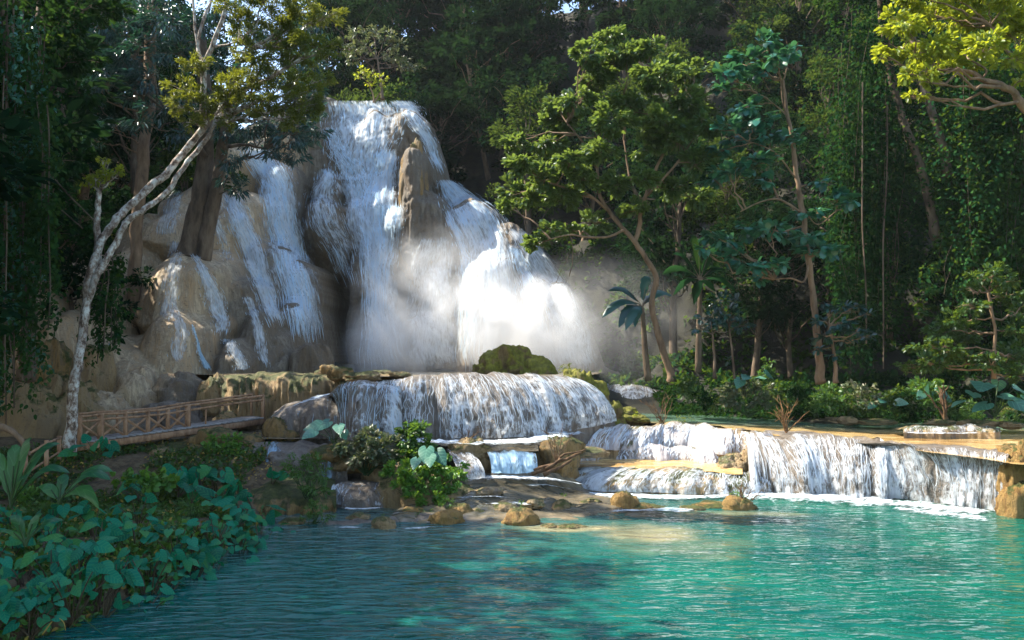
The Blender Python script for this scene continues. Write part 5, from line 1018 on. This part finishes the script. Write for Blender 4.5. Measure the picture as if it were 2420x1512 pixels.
# broad-leaved taro patch on the near left bank
tar = []
rt = np.random.default_rng(5)
def bank_x(y): return np.interp(y, BANK[:, 0], BANK[:, 1])
GR = {0: ('teal-green broad-leaved taro plant leaning over the water at the edge of the near left bank', 'taro plants along the edge of the near left bank'),
      1: ('teal-green broad-leaved taro plant in the middle of the dense patch on the near left bank', 'taro plants inside the dense patch on the near left bank'),
      2: ('dark green broad-leaved taro plant at the back of the patch near the brown mossy block', 'taro plants at the back of the near left patch')}
def taro(x, y, g, n, hgt, sz):
    z = gz(x, y); tips = []
    for k in range(n):
        a = rt.uniform(0, 2*pi); q = rt.uniform(.15, .6)*hgt; tips.append((x+q*math.cos(a)+(.12 if g == 0 else 0), y+q*math.sin(a)-.05, z+hgt*rt.uniform(.55, 1.1)))
    big_leaves('taro_plant', GR[g][0], (x, y, z-.03), tips, sz, G['taro'], stalk=G['stalk_red'], group=GR[g][1], nj=.42)
for y in np.arange(11.2, 20.6, .42):
    for s in (0, 1): taro(bank_x(y)-rt.uniform(.0, .45)-s*.6, y+rt.uniform(-.2, .2), 0, rt.integers(7, 12), rt.uniform(.45, .85), rt.uniform(.13, .30))
for y in np.arange(11.0, 19.6, .72):
    x = bank_x(y)-1.3
    while x > -y*.62-.5:
        if rt.uniform() < .74: taro(x+rt.uniform(-.2, .2), y+rt.uniform(-.3, .3), 1, rt.integers(6, 11), rt.uniform(.35, .8), rt.uniform(.13, .31))
        x -= rt.uniform(.6, 1.0)
for u, v in [(420, 1175), (470, 1165), (510, 1160), (370, 1170), (330, 1185), (560, 1200), (600, 1220), (640, 1215), (450, 1200), (500, 1215), (620, 1250), (560, 1240)]:
    p = at_ground(u, v); taro(p[0], p[1], 2, 4, .6, .42)
def bananaish(name, label, foot, leaves_, mat, sz, width=1.0, trunk=None, up=1.0):
    """leaves_: world points of the blade tips"""
    foot = np.asarray(foot, float); e = empty(name, foot, label, 'banana plant'); fo, mb = MB(), MB()
    c = foot if trunk is None else np.asarray(trunk, float)
    for t in leaves_:
        t = np.asarray(t, float); L = np.linalg.norm(t-c)*1.08; st = c+(t-c)*.12+[0, 0, .12*L*up]
        n = 14; q = np.linspace(0, 1, n)[:, None]; mid = st+(t-st)*q+np.array([0, 0, 1])*(np.sin(q*pi)*.20*L)
        T_ = nrm(np.gradient(mid, axis=0)); S = nrm(np.cross(T_, [RG.normal(0, .3), -.5, .8])); w = sz*width*np.sin(np.clip(q*1.02+.02, 0, 1)*pi)**.55*.5; N_ = np.cross(S, T_)
        rag = 1+.08*RG.normal(0, 1, (n, 1))
        A = mid-S*w*rag-N_*w*.35; B = mid+S*w*rag-N_*w*.35
        V = np.concatenate([mid, A, B]); i = np.arange(n-1); f = np.concatenate([np.stack([i, i+1, n+i+1, n+i], -1), np.stack([i+1, i, 2*n+i, 2*n+i+1], -1)])
        uv = np.concatenate([np.concatenate([q, 0*q], 1), np.concatenate([q, 0*q-.3], 1), np.concatenate([q, 0*q+.3], 1)]); fo.add(V, f, uv)
        tube(mb, smooth_path([c, c*.5+st*.5+[0, 0, .03], st, mid[4]], 8), np.linspace(.03, .012, 8), 6, 0, 0, False)
    if trunk is not None: tube(mb, smooth_path([foot, foot*.5+c*.5+RG.normal(0, .04, 3), c], 10), np.linspace(.17, .09, 10), 9, .1)
    fo.build('leaves', mat, e); mb.build('stalks' if trunk is None else 'trunk', G['stalk'] if trunk is None else M['bark'], e)
yb = 17.5
bananaish('banana_plant', 'young banana plant with long upright leaves at the left edge of the near bank', pt(25, 1200, yb), [pt(76, 1034, yb), pt(143, 1048, yb+.3), pt(40, 1050, yb+.2), pt(165, 1118, yb-.2), pt(-20, 1070, yb), pt(60, 1130, yb-.4)], G['banana'], .26, trunk=None)
bananaish('banana_plant', 'banana plant with arching lime-tinged leaves right of the young one', pt(140, 1190, 17), [pt(268, 1115, 17), pt(262, 1135, 16.7), pt(235, 1205, 16.4), pt(150, 1120, 17.2), pt(90, 1150, 17)], G['banana'], .24)
bananaish('banana_plant', 'low banana plant with narrow leaves among the taro plants at the left', pt(60, 1290, 14.6), [pt(100, 1215, 14.6), pt(20, 1220, 14.5), pt(-15, 1260, 14.3), pt(150, 1230, 14.8)], G['banana'], .16)
bananaish('banana_plant', 'banana plant with drooping silver-lit leaves beside the mist', pt(1532, 900, 37.6), [pt(1422, 752, 37), pt(1462, 775, 36.8), pt(1478, 782, 36.6), pt(1436, 688, 37.4), pt(1536, 655, 37.8), pt(1545, 700, 38), pt(1500, 775, 36.8), pt(1590, 700, 38)], G['blue'], .5, trunk=pt(1518, 728, 37.5))
bananaish('banana_plant', 'dark banana plant behind the spreading tree trunk', pt(1650, 880, 40), [pt(1590, 700, 39.6), pt(1640, 722, 39.2), pt(1690, 690, 39.4), pt(1720, 640, 39.8), pt(1700, 585, 40.2), pt(1640, 555, 40.3), pt(1590, 600, 40), pt(1565, 650, 39.6), pt(1740, 690, 39.6)], G['dark'], .5, trunk=pt(1655, 665, 40))
# named bushes
bush('bush', 'pale grey-green bush growing on the rocks left of the dark tall bush', [(830, 1050, 25.2, 36), (875, 1045, 25.2, 40), (915, 1060, 25, 36), (850, 1080, 24.8, 38), (880, 1065, 24.6, 38), (900, 1085, 24.8, 34), (800, 1065, 25, 22)], G['greyleaf'], .13, T_O, 480)
bush('bush', 'tall dark green bush in front of the grey-white curtain cascade', [(965, 1015, 25.2, 26), (990, 1020, 25.2, 30), (955, 1045, 25.1, 34), (1000, 1055, 25.1, 36), (975, 1080, 25, 34), (1020, 1085, 25, 26)], G['fern'], .14, T_O, 480, droop=.5)
bush('bush', 'broad leafy bush spilling over the big rock island', [(930, 1110, 23.8, 32), (975, 1120, 23.6, 36), (1020, 1110, 23.6, 38), (1065, 1105, 23.7, 34), (1000, 1150, 23.2, 36), (950, 1150, 23.2, 28), (1045, 1150, 23.2, 34), (1080, 1130, 23.5, 24), (985, 1180, 22.9, 26), (1030, 1178, 22.9, 26)], G['brightfern'], .12, T_O, 480)
big_leaves('elephant_ear_plant', 'two big pale ribbed leaves standing out of the broad leafy bush', pt(1005, 1120, 23.6), [pt(985, 1085, 23.2), pt(1016, 1078, 23.2), pt(1035, 1070, 23.4), pt(1008, 1062, 23.4)], .48, G['taro_grey'], face=(0, -.95, .35), down=1.0, dirj=.2)
big_leaves('elephant_ear_plant', 'big blue-green leaf plant on the rocks below the brown stream-washed lobe', pt(790, 1050, 25.4), [pt(800, 1005, 25), pt(755, 1005, 25.2), pt(775, 998, 25.3), pt(740, 1020, 25), pt(812, 1022, 25)], .50, G['taro_grey'], face=(0, -.8, .6))
bush('fern_bush', 'dark feathery fern bush hanging over the brown mossy block', [(700, 1095, 23.4, 30), (740, 1095, 23.4, 34), (720, 1125, 23.1, 32), (760, 1125, 23.2, 30), (690, 1115, 23.2, 20), (745, 1155, 22.8, 24), (770, 1160, 22.9, 16), (720, 1150, 22.8, 18)], G['fern'], .16, T_L, 330, flat=1.1)
bush('fern_bush', 'small bright fern bush at the water edge below the brown block', [(740, 1205, 21.6, 24), (765, 1220, 21.4, 22), (725, 1225, 21.4, 18), (750, 1190, 21.7, 16)], G['fern'], .12, T_L, 330, flat=1.1)
bush('bush', 'green bush under the right half of the footbridge', [(510, 1040, 26.6, 26), (545, 1045, 26.6, 24), (530, 1065, 26.3, 26), (560, 1070, 26.2, 14), (500, 1060, 26.3, 18)], G['brightfern'], .13, T_O, 240)
bush('bush', 'bright green leafy clump behind the taro patch', [(290, 1135, 19.5, 26), (330, 1130, 19.6, 30), (370, 1132, 19.6, 30), (405, 1140, 19.6, 20), (350, 1148, 19.3, 24)], G['brightfern'], .12, T_R, 240)
big_leaves('elephant_ear_plant', 'dark heart-leaved plant at the foot of the lichen-blotched tree', pt(225, 1085, 23.2), [pt(190, 1052, 23), pt(225, 1048, 23), pt(262, 1050, 23), pt(245, 1040, 23.3), pt(205, 1040, 23.3), pt(255, 1068, 22.8), pt(170, 1068, 22.9)], .42, G['taro'], face=(0, -.7, .7))
bush('fern_tuft', 'fern tuft sprouting left of the smooth tan rock lumps', [(995, 1222, 22.3, 18), (1010, 1214, 22.4, 14)], G['fern'], .11, T_L, 300, cat='fern', stems=False)
bush('fern_tuft', 'round dark fern tuft crowning the pool rock', [(1228, 1208, 21.9, 20), (1245, 1216, 21.8, 16), (1215, 1218, 21.8, 12)], G['fern'], .11, T_L, 330, cat='fern', stems=False)
bush('fern_tuft', 'tiny bright fern on the near rock island corner', [(1058, 1190, 22.4, 14), (1066, 1182, 22.5, 8)], G['brightfern'], .09, T_L, 240, cat='fern', stems=False)
bush('fern_tuft', 'single small sprout on the little tan rock in the foam', [(1330, 1172, 24, 7), (1334, 1166, 24, 5)], G['brightfern'], .09, T_L, 240, cat='fern', stems=False)
bush('fern_tuft', 'small green sprout among the dead branches on the pool rock', [(1738, 1168, 24.4, 12), (1750, 1174, 24.3, 8)], G['brightfern'], .10, T_L, 260, cat='fern', stems=False)
bush('fern_tuft', 'small fern on top of the rough brown rock in the near pool', [(912, 1222, 21.3, 7)], G['fern'], .08, T_L, 240, cat='fern', stems=False)
bush('moss_shrub', 'tangle of mossy twigs and leaves on the spine of rock', [(1345, 878, 33, 18), (1365, 885, 33, 16), (1330, 872, 33, 12), (1385, 905, 33, 14), (1400, 925, 33, 12)], G['olive'], .11, T_O, 170)
bush('moss_shrub', 'yellow-green tuft on the lower end of the mossy spine', [(1420, 940, 32, 10), (1440, 955, 32, 9), (1500, 978, 31, 8)], G['yellow'], .08, T_O, 120)
bush('grass_tuft', 'golden grass tuft on the shallow terrace edge behind the rapids', [(1625, 990, 33, 14), (1605, 992, 33, 8)], G['olive'], .16, T_L, 140, cat='grass tuft')
# leafy bank on the far right
bush('bush', 'round sunlit leafy bush on the far bank left of the slim tall tree', [(1735, 920, 37, 30), (1770, 915, 37, 34), (1805, 925, 37, 28), (1745, 945, 36.6, 34), (1790, 950, 36.6, 32), (1715, 945, 36.6, 22), (1820, 950, 36.6, 20)], G['greyleaf'], .17, T_O, 260)
bush('grass_tuft', 'brown-green drooping grass tuft at the left end of the far bank', [(1685, 945, 37, 24), (1700, 955, 36.8, 18)], G['olive'], .3, T_L, 200, cat='grass tuft', droop=1.0)
bush('bush', 'small upright bright bush standing over the round leafy bush', [(1815, 860, 38, 18), (1808, 880, 38, 20), (1822, 885, 38, 16)], G['fern'], .18, T_O, 220)
rb = np.random.default_rng(3)
for i, (u, v, r, m, T, lab) in enumerate([(1850, 930, 26, 'mid', T_O, 'left of the bare orange shrub'), (1885, 915, 28, 'dark', T_O, 'at the foot of the slim tall tree'), (1925, 940, 26, 'fern', T_L, 'right of the bare orange shrub'), (1960, 925, 28, 'fern', T_O, 'under the blue-green layered tree'), (2000, 945, 26, 'mid', T_O, 'below the dark vines'), (2035, 930, 30, 'greyleaf', T_O, 'with pale leaves beside a single heart leaf'), (2075, 950, 28, 'fern', T_L, 'behind the low tan rock'), (2110, 935, 30, 'mid', T_O, 'left of the dead stumps'), (2150, 950, 28, 'dark', T_O, 'just left of the dead stumps'), (2190, 925, 30, 'fern', T_O, 'behind the dead stumps'), (2240, 950, 26, 'mid', T_L, 'right of the dead stumps'), (2290, 965, 26, 'fern', T_L, 'below the huge elephant-ear leaves'), (2370, 975, 28, 'mid', T_L, 'at the far right shore'), (2415, 960, 30, 'dark', T_O, 'at the right edge above the shore'), (1660, 930, 22, 'dark', T_O, 'beside the far low white step'), (1620, 905, 22, 'mid', T_O, 'behind the far low white step')]):
    bush('bush', 'low leafy bush on the far bank '+lab, [(u+rb.uniform(-18, 18), v+rb.uniform(-12, 16), 36.5+rb.uniform(-.8, 1.5), r*rb.uniform(.7, 1.1)) for _ in range(4)]+[(u, v+22, 36, r*.9), (u+20, v+26, 35.8, r*.8)], G[m], .17, T, 200)
ye = 33.5
big_leaves('elephant_ear_plant', 'huge elephant-ear plant with blue-green leaves at the far right bank', pt(2350, 985, ye), [pt(2325, 905, ye), pt(2400, 915, ye), pt(2360, 902, ye+.3), pt(2300, 928, ye), pt(2330, 955, ye-.3), pt(2400, 950, ye-.3), pt(2270, 948, ye), pt(2425, 935, ye), pt(2370, 935, ye-.3)], [.95, .95, .8, .6, .85, .8, .6, .8, .7], G['taro_grey'], sr=.025, face=(0, -.5, .9))
big_leaves('elephant_ear_plant', 'small elephant-ear plant with upright leaf in the middle of the far bank', pt(2195, 955, 36), [pt(2195, 920, 36), pt(2180, 930, 35.8), pt(2215, 928, 36)], .6, G['taro_grey'], face=(0, -.9, .4))
big_leaves('elephant_ear_plant', 'elephant-ear leaves poking from the top of the round sunlit bush', pt(1775, 930, 36.6), [pt(1765, 888, 36.5), pt(1790, 892, 36.5), pt(1810, 880, 36.8), pt(1750, 898, 36.4)], .5, G['taro_grey'])
big_leaves('elephant_ear_plant', 'pair of heart leaves low on the far bank left of the stumps', pt(2100, 965, 35.8), [pt(2085, 945, 35.6), pt(2120, 950, 35.6), pt(2065, 955, 35.6)], .5, G['taro_grey'], face=(0, -.8, .5))
# hanging vines
def vine(label, u, v0, v1, y, leafm, leaf=.16, n=200, wob=8, sp=.3, name='hanging_vine', r=.02, group=None, du=0, T=T_O):
    k = 16; t = np.linspace(0, 1, k); P = pt(u+du*t+wob*vn(t*3+u, u*.1, 1), v0+(v1-v0)*t, y+.4*vn(t*2, u, 5)); e = empty(name, P[-1], label, 'vine', group)
    mb = MB(); tube(mb, P, r, 5, 0, 0, False); mb.build('stem', M['bark'], e)
    if n:
        q = RG.uniform(0, 1, n); c = np.stack([np.interp(q, t, P[:, i]) for i in range(3)], -1); g_ = vn(q*4.5+u, u*.37, 3); keep = g_ > -.45; q, c, g_ = q[keep], c[keep], g_[keep]; n = len(q); c = c+(np.array([1, 0, 0])*vn(q*3, u*1.7, 8)[:, None]*sp*1.6); bn = np.clip(.35+1.5*np.maximum(g_, 0), .3, 1.6)*(1.1-.5*q); off = RG.normal(0, 1, (n, 3))*np.array([sp, sp*.7, sp*.6])*bn[:, None]
        fo = MB(); leaves(fo, c+off, off+np.array([0, -.4, 0]), leaf*RG.uniform(.6, 1.3, n), T, .6, .5, .55); fo.build('foliage', leafm, e)
rv = np.random.default_rng(8)
for i in range(34):
    u = rv.uniform(-30, 118)*(1 if i % 3 else .5); v1 = rv.uniform(650, 1010)-max(0, u-60)*2.5
    vine('leafy vine hanging over the left rocks at the left edge', u, rv.uniform(-50, 250), v1, rv.uniform(22.5, 26), G['vine'] if i % 4 else G['teal'], .15, 650, 14, .34, group='leafy vines hanging at the left edge')
for i, (u, v0, v1, du) in enumerate([(10, -20, 480, 14), (24, 60, 560, 12), (32, 0, 520, 6), (38, 200, 620, 2)]):
    vine(['thickest bare twisted vine stem at the left edge', 'second bare vine stem at the left edge, close to the thickest', 'thin straight bare vine stem at the left edge', 'lowest bare vine stem hanging at the left edge'][i], u, v0, v1, 24, G['vine'], .15, 40, 8, .3, r=[.07, .05, .03, .03][i], du=du)
vine('bare rope-like vine swinging from the left edge to the lichen-blotched tree', 60, 360, 520, 25, G['vine'], .12, 30, 6, .2, du=165, r=.025)
vine('second bare rope-like vine under the upper one', 45, 400, 540, 24.8, G['vine'], .12, 20, 6, .2, du=150, r=.02)
for i, (u, v0, v1) in enumerate([(250, 560, 830), (265, 600, 800), (240, 640, 860), (275, 690, 825)]):
    vine('leafy creeper hanging beside the lichen-blotched trunk', u, v0, v1, 25.8, G['vine'], .15, 260, 10, .22, group='creepers beside the lichen-blotched trunk')
for i in range(62):
    a = i % 3
    u = rv.uniform(1985, 2135) if a == 0 else rv.uniform(2235, 2450) if a == 1 else rv.uniform(2090, 2440)
    if 2130 < u < 2236: u += 130
    v0 = rv.uniform(-60, 300); v1 = rv.uniform(620, 900) if a != 2 else rv.uniform(420, 760)
    vine('leaf-covered vine of the hanging curtain left of the dark hollow' if u < 2160 else 'leaf-covered vine of the hanging curtain right of the dark hollow', u, v0, v1, rv.uniform(40, 43) if u < 2160 else rv.uniform(37, 42), G['vine'] if i % 3 else G['dark'], .22, 1000, 30, .75, group='vine curtain left of the dark hollow' if u < 2160 else 'vine curtain right of the dark hollow', r=.010)
for i in range(2):
    u = rv.uniform(2000, 2130); vine('bare brown liana hanging in the curtain left of the dark hollow', u, rv.uniform(100, 300), rv.uniform(700, 890), 39.6, G['vine'], .2, 30, 10, .4, group='bare lianas left of the dark hollow', r=.035)
vine('thin bare root hanging down from the spreading tree into the mist', 1350, 560, 655, 36, G['mid'], .12, 0, 5, .2, r=.02)
vine('thin pale twig hanging by the mist, ending in a fork', 1345, 600, 668, 36, G['mid'], .12, 0, 6, .2, r=.012, du=-30)
for i, (cl, t) in enumerate([([(215, 590, 45), (250, 560, 40), (180, 620, 40), (230, 640, 30)], 'hanging shrub mass on the rocks left of the dark trunk'), ([(120, 640, 50), (80, 620, 45), (150, 660, 36), (60, 670, 36)], 'hanging shrub mass over the mossy brown rock at the left'), ([(290, 520, 36), (320, 490, 34), (280, 480, 36), (345, 460, 26)], 'dark shrub on the cliff edge behind the leaning trunk'), ([(380, 415, 34), (420, 400, 30), (350, 430, 26), (450, 390, 26)], 'dark shrub on the cliff top left of the thick forked trunk'), ([(270, 640, 22), (262, 690, 20), (285, 740, 18), (272, 800, 18)], 'trailing shrub down the rocks right of the leaning trunk')]):
    bush('shrub', t, [(u, v, [43, 38, 44, 46, 36][i], r) for u, v, r in cl], G['dark' if i % 2 == 0 else 'vine'], .2, T_O, 300, droop=.6)
# dark mass of leaves, upper left corner
hero_tree('dark_broadleaf_tree', 'dark dense tree filling the upper left corner behind the hanging vines', 'tree', [([(60, 900, 31), (70, 700, 31), (60, 400, 31), (90, 100, 31), (110, -100, 31)], 16, 10)],
    jit_clumps([(30, 60, 60), (90, 40, 60), (150, 60, 60), (200, 30, 60), (250, 20, 55), (40, 140, 60), (110, 130, 60), (170, 140, 60), (60, 220, 60), (130, 220, 60), (200, 130, 50), (190, 220, 50), (40, 310, 60), (110, 310, 60), (170, 300, 50), (60, 400, 60), (130, 400, 60), (180, 380, 45), (40, 490, 60), (110, 480, 55), (170, 470, 45), (150, 540, 40), (80, 570, 50), (200, 560, 36), (230, 500, 30)], 30, 1.2), M['bark'], G['dark'], leaf=.2, T=T_O, per=150, droop=.5)
# trees added on the left bank, mostly out of view, to shade the pool
for (x_, y_, k, s) in [(-20, 27, 0, 1.5), (-24, 31, 2, 1.6), (-19, 22, 1, 1.4), (-24, 20, 0, 1.6), (-16, 17, 2, 1.1), (-30, 26, 0, 1.7), (-19, 12, 0, 1.6), (-17, 7, 2, 1.4), (-22, 15, 0, 1.7), (-21, 24, 2, 1.5)]:
    place_tree(k, x_, y_, gz(x_, y_)-.3, s, 'added beyond view on the near left bank to shade the pool')
# ------------------------------------------------------------------ undergrowth
def cover(name, label, region, n, mats_T, z0=.02, cond=None):
    x0, x1, y0, y1 = region; x = RG.uniform(x0, x1, n); y = RG.uniform(y0, y1, n)
    m = (fbm(x*.7, y*.7, 2, 3) > -.25); m &= cond(x, y) if cond else True; x, y = x[m], y[m]
    z = ground_z(x, y)+fbm(x*.35, y*.35, 0, 4)*np.where(y > 46, .9, .16)+RG.uniform(.0, .30, len(x))**1.3
    mb = MB(); leaves(mb, np.stack([x, y, z], -1), np.stack([0*x, 0*x-.3, 0*x+.3], -1), RG.uniform(.6, 1.4, len(x))*mats_T[1], mats_T[2], .2, .9, .8)
    tag(mb.build(name, mats_T[0]), label, 'undergrowth', kind='stuff')
inbank = lambda x, y: (x < bank_x(y)-.05)
cover('undergrowth', 'small mixed green undergrowth between the taro plants', (-13, -5, 10, 23), 26000, (G['fern'], .11, T_O), cond=inbank)
cover('undergrowth', 'tiny bright leaves low on the near left bank', (-12, -5, 10, 19), 7000, (G['brightfern'], .10, T_R), cond=inbank)
cover('leaf_litter', 'brown and yellow fallen leaves on the soil below the footbridge', (-15, -6, 11, 29), 5000, (G['dry'], .09, T_O), cond=lambda x, y: (x < bank_x(y)-.05))
cover('undergrowth', 'dark undergrowth on the soil below the footbridge', (-16, -7.5, 21, 27), 9000, (G['mid'], .13, T_O), cond=inbank)
cover('undergrowth', 'dense low undergrowth on the far right bank', (7, 28, 37.2, 46), 45000, (G['dark'], .17, T_O))
cover('undergrowth', 'dark undergrowth on the forest floor', (-40, 40, 44, 75), 110000, (G['vine'], .34, T_O), cond=lambda x, y: ~((x > -20) & (x < 4) & (y < 58)))
# ------------------------------------------------------------------ dead wood
def dead_shrub(name, label, u, v, y, hpx, n=7, mat='log', lean=0.0, spread=.5, r=.02, seed=0, cat='dead shrub', fan=None):
    g = np.random.default_rng(seed); b = pt(u, v, y); h = hpx*y/F; mb = MB()
    for i in range(n):
        a = g.normal(0, spread)+lean; d = np.array([math.sin(a), g.normal(0, spread*.6), math.cos(a)]); L = h*g.uniform(.6, 1.0)
        P = limb_path(b+g.normal(0, .03, 3), b+d*L, 8, .15, g); tube(mb, P, np.linspace(r, r*.3, 8), 5, .2, i, False)
        for k in range(3):
            j = g.integers(3, 7); d2 = nrm(d+g.normal(0, .6, 3)); tube(mb, limb_path(P[j], P[j]+d2*L*g.uniform(.2, .4), 5, .15, g), np.linspace(r*.5, r*.15, 5), 4, 0, 0, False)
    return tag(mb.build(name, M[mat], loc=b), label, cat)
dead_shrub('dead_shrub', 'bare orange-brown shrub standing in the shallow shelf water', 1858, 1020, 29, 80, 11, 'orangewood', 0, .38, .022, 1)
dead_shrub('dead_shrub', 'bare brown shrub in front of the far low white step', 1565, 1000, 31.5, 75, 9, 'log', 0, .4, .02, 2)
dead_shrub('dead_shrub', 'thin leafless sapling on the two-lobed brown rock', 1106, 1042, 25.6, 52, 6, 'log', 0, .5, .012, 3)
dead_shrub('dead_shrub', 'thin leafless branches rising from the log-covered rock', 1315, 1090, 24.8, 90, 6, 'log', -.1, .4, .016, 4)
dead_shrub('dead_branches', 'dark dead branches spreading right from the pool rock', 1752, 1190, 23.9, 62, 8, 'log', .35, .5, .018, 5)
dead_shrub('dead_stump', 'group of dark leaning stump stems among the bushes of the far bank', 2236, 990, 35, 80, 5, 'log', -.25, .3, .07, 6)
lg = [((1257, 1120, 24.0), (1374, 1070, 24.6), .05), ((1262, 1112, 24.1), (1360, 1078, 24.4), .04), ((1285, 1122, 23.9), (1350, 1088, 24.2), .05), ((1290, 1108, 24.0), (1385, 1062, 24.6), .03)]
for i, (a, b, r) in enumerate(lg):
    mb = MB(); P = limb_path(pt(*a), pt(*b), 9, .06); tube(mb, P, np.linspace(r*1.3, r*.7, 9), 8, .2, i)
    tag(mb.build('log', M['log'], loc=P[0]), ['longest dead log leaning on the mossy rapids rock', 'second dead log tucked under the longest one', 'short thick dead log lowest in the pile', 'thin dead log on top of the pile'][i], 'log')
mb = MB(); P = smooth_path([pt(-30, 1000, 21), pt(20, 1015, 21), pt(50, 1040, 21), pt(70, 1075, 21)], 12); tube(mb, P, np.linspace(.10, .05, 12), 8, .2); tag(mb.build('root', M['bark_warm'], loc=P[0]), 'curved brown root arching at the left edge near the post fence', 'root')
for i, (pts_, t) in enumerate([([(100, 1500, 12.4), (130, 1462, 12.5), (150, 1470, 12.4), (155, 1490, 12.4)], 'dry bent reed arch at the bottom left water edge'), ([(165, 1485, 12.8), (190, 1460, 12.8), (225, 1485, 12.8), (245, 1500, 12.8)], 'green bent reed dipping into the water at the bottom left')]):
    mb = MB(); P = smooth_path([pt(*q) for q in pts_], 14); tube(mb, P, np.linspace(.012, .005, 14), 5); tag(mb.build('reed', G['dry'] if i == 0 else G['stalk'], loc=P[0]), t, 'reed')
# ------------------------------------------------------------------ mist
def mist_mat(name, dens, scale=.35, thr=(.40, .75), aniso=.0, c=(0, 0, 0), r=(1, 1, 1)):
    m, nt, out = new_mat(name); P = N(nt, 'ShaderNodeNewGeometry', out=0)
    q = N(nt, 'ShaderNodeMapping', {'Vector': P, 'Location': tuple(-c[i]/r[i] for i in range(3)), 'Scale': tuple(1/r[i] for i in range(3))})
    ln = N(nt, 'ShaderNodeVectorMath', {0: q}, out=1, operation='LENGTH')
    fall = ramp(nt, ln, [(.05, 1.0), (.45, .45), (.98, 0.0)], 'EASE')
    n = noise_(nt, pos(nt, 1, 1, .8), scale, 4, .6, .5); nn = ramp(nt, n, [(thr[0], .08), (thr[1], 1.0)])
    d = math_(nt, 'MULTIPLY', math_(nt, 'MULTIPLY', fall, nn), dens)
    v = N(nt, 'ShaderNodeVolumePrincipled', {'Color': (1, 1, 1, 1), 'Density': d, 'Anisotropy': aniso})
    nt.links.new(v, out.inputs[1]); return m
def mist(label, c, r, dens, **kw):
    c = np.array(c, float); mb = MB(); n = 20; th = np.linspace(0, 2*pi, n+1)[:-1]; ph = np.linspace(0, pi, 12); TH, PH = np.meshgrid(th, ph)
    P = c+np.stack([np.sin(PH)*np.cos(TH), np.sin(PH)*np.sin(TH), np.cos(PH)], -1)*np.array(r); mb.add(P, gridf(12, n, True)[:, ::-1])
    tag(mb.build('mist', mist_mat('spray_mist', dens, c=c, r=r, **kw)), label, 'mist', kind='stuff')
mist('glowing spray mist at the right foot of the veil waterfall', pt(1250, 790, 43.5), (4.2, 2.6, 3.6), 2.6, scale=.7, thr=(.40, .64))
mist('drifting spray mist in front of the dark middle of the cliff', pt(1050, 720, 45), (6.0, 2.8, 5.0), .75, scale=.6, thr=(.40, .68))
mist('bright spray mist at the foot of the tallest waterfall', pt(915, 820, 45.5), (2.8, 2.2, 3.2), 1.5, scale=.5, thr=(.36, .70))
mist('thin spray mist drifting right towards the banana plants', pt(1400, 770, 41), (6.0, 2.6, 4.2), .24, scale=.35, thr=(.38, .75))

rf = np.random.default_rng(21)
for i, t in enumerate(['at the bottom left corner', 'beside the bent reeds', 'between the arching banana plant and the water', 'behind the low narrow-leaved banana plant', 'in the middle of the taro patch', 'near the right tip of the taro patch', 'at the back edge of the taro patch', 'under the young banana plant', 'in front of the bright green leafy clump']):
    u, v = [(60, 1440), (230, 1420), (330, 1300), (90, 1240), (260, 1260), (560, 1300), (450, 1230), (60, 1190), (380, 1180)][i]
    p = at_ground(u, v); k = p[1]
    bush('fern_bush', 'feathery green fern bush '+t, [(u+rf.uniform(-20, 20), v-20+rf.uniform(-12, 12), k+rf.uniform(-.2, .2), rf.uniform(18, 30)) for _ in range(4)], G[['fern', 'brightfern', 'olive'][i % 3]], .10, [T_L, T_O, T_R][i % 3], 260, flat=1.0)
# thin damp air over the whole valley
mb = MB(); lo, hi = np.array([-165., -45, -4]), np.array([165., 225, 78]); V = np.array([[x, y, z] for x in (lo[0], hi[0]) for y in (lo[1], hi[1]) for z in (lo[2], hi[2])])
mb.add(V, np.array([(0, 1, 3, 2), (4, 6, 7, 5), (0, 4, 5, 1), (2, 3, 7, 6), (0, 2, 6, 4), (1, 5, 7, 3)]))
m, nt, out = new_mat('damp_air'); nt.links.new(N(nt, 'ShaderNodeVolumePrincipled', {'Color': (.90, .96, 1, 1), 'Density': .00012, 'Anisotropy': .1}), out.inputs[1])
tag(mb.build('haze', m, smooth=False), 'thin damp haze filling the shaded valley', 'haze', kind='stuff')
# ------------------------------------------------------------------ light
EL, AZ = 48.0, -74.0      # sun height, and bearing measured from straight ahead (negative: to the left)
w = bpy.data.worlds.new('World'); SC.world = w; w.use_nodes = True; nt = w.node_tree
bg = nt.nodes['Background']; sky = nt.nodes.new('ShaderNodeTexSky'); sky.sky_type = 'NISHITA'; sky.sun_disc = False
sky.sun_elevation = R_(EL); sky.sun_rotation = R_(AZ); nt.links.new(sky.outputs[0], bg.inputs[0]); bg.inputs[1].default_value = .15
sun = bpy.data.lights.new('sun', 'SUN'); sun.energy = 5.0; sun.angle = R_(.5); sun.color = (1, .93, .80)
so = bpy.data.objects.new('sun', sun); C.objects.link(so); so.location = (-30, 60, 60)
from mathutils import Vector
d = Vector((math.sin(R_(AZ))*math.cos(R_(EL)), math.cos(R_(AZ))*math.cos(R_(EL)), math.sin(R_(EL))))
so.rotation_euler = d.to_track_quat('Z', 'Y').to_euler()
SC.view_settings.view_transform = 'Standard'; SC.view_settings.look = 'None'; SC.view_settings.gamma = 1; SC.view_settings.exposure = 1.48
SC.cycles.max_bounces = 8; SC.cycles.diffuse_bounces = 3; SC.cycles.glossy_bounces = 2; SC.cycles.transparent_max_bounces = 14; SC.cycles.volume_bounces = 2; SC.cycles.transmission_bounces = 3
SC.cycles.volume_step_rate = 2.0; SC.cycles.sample_clamp_indirect = 6
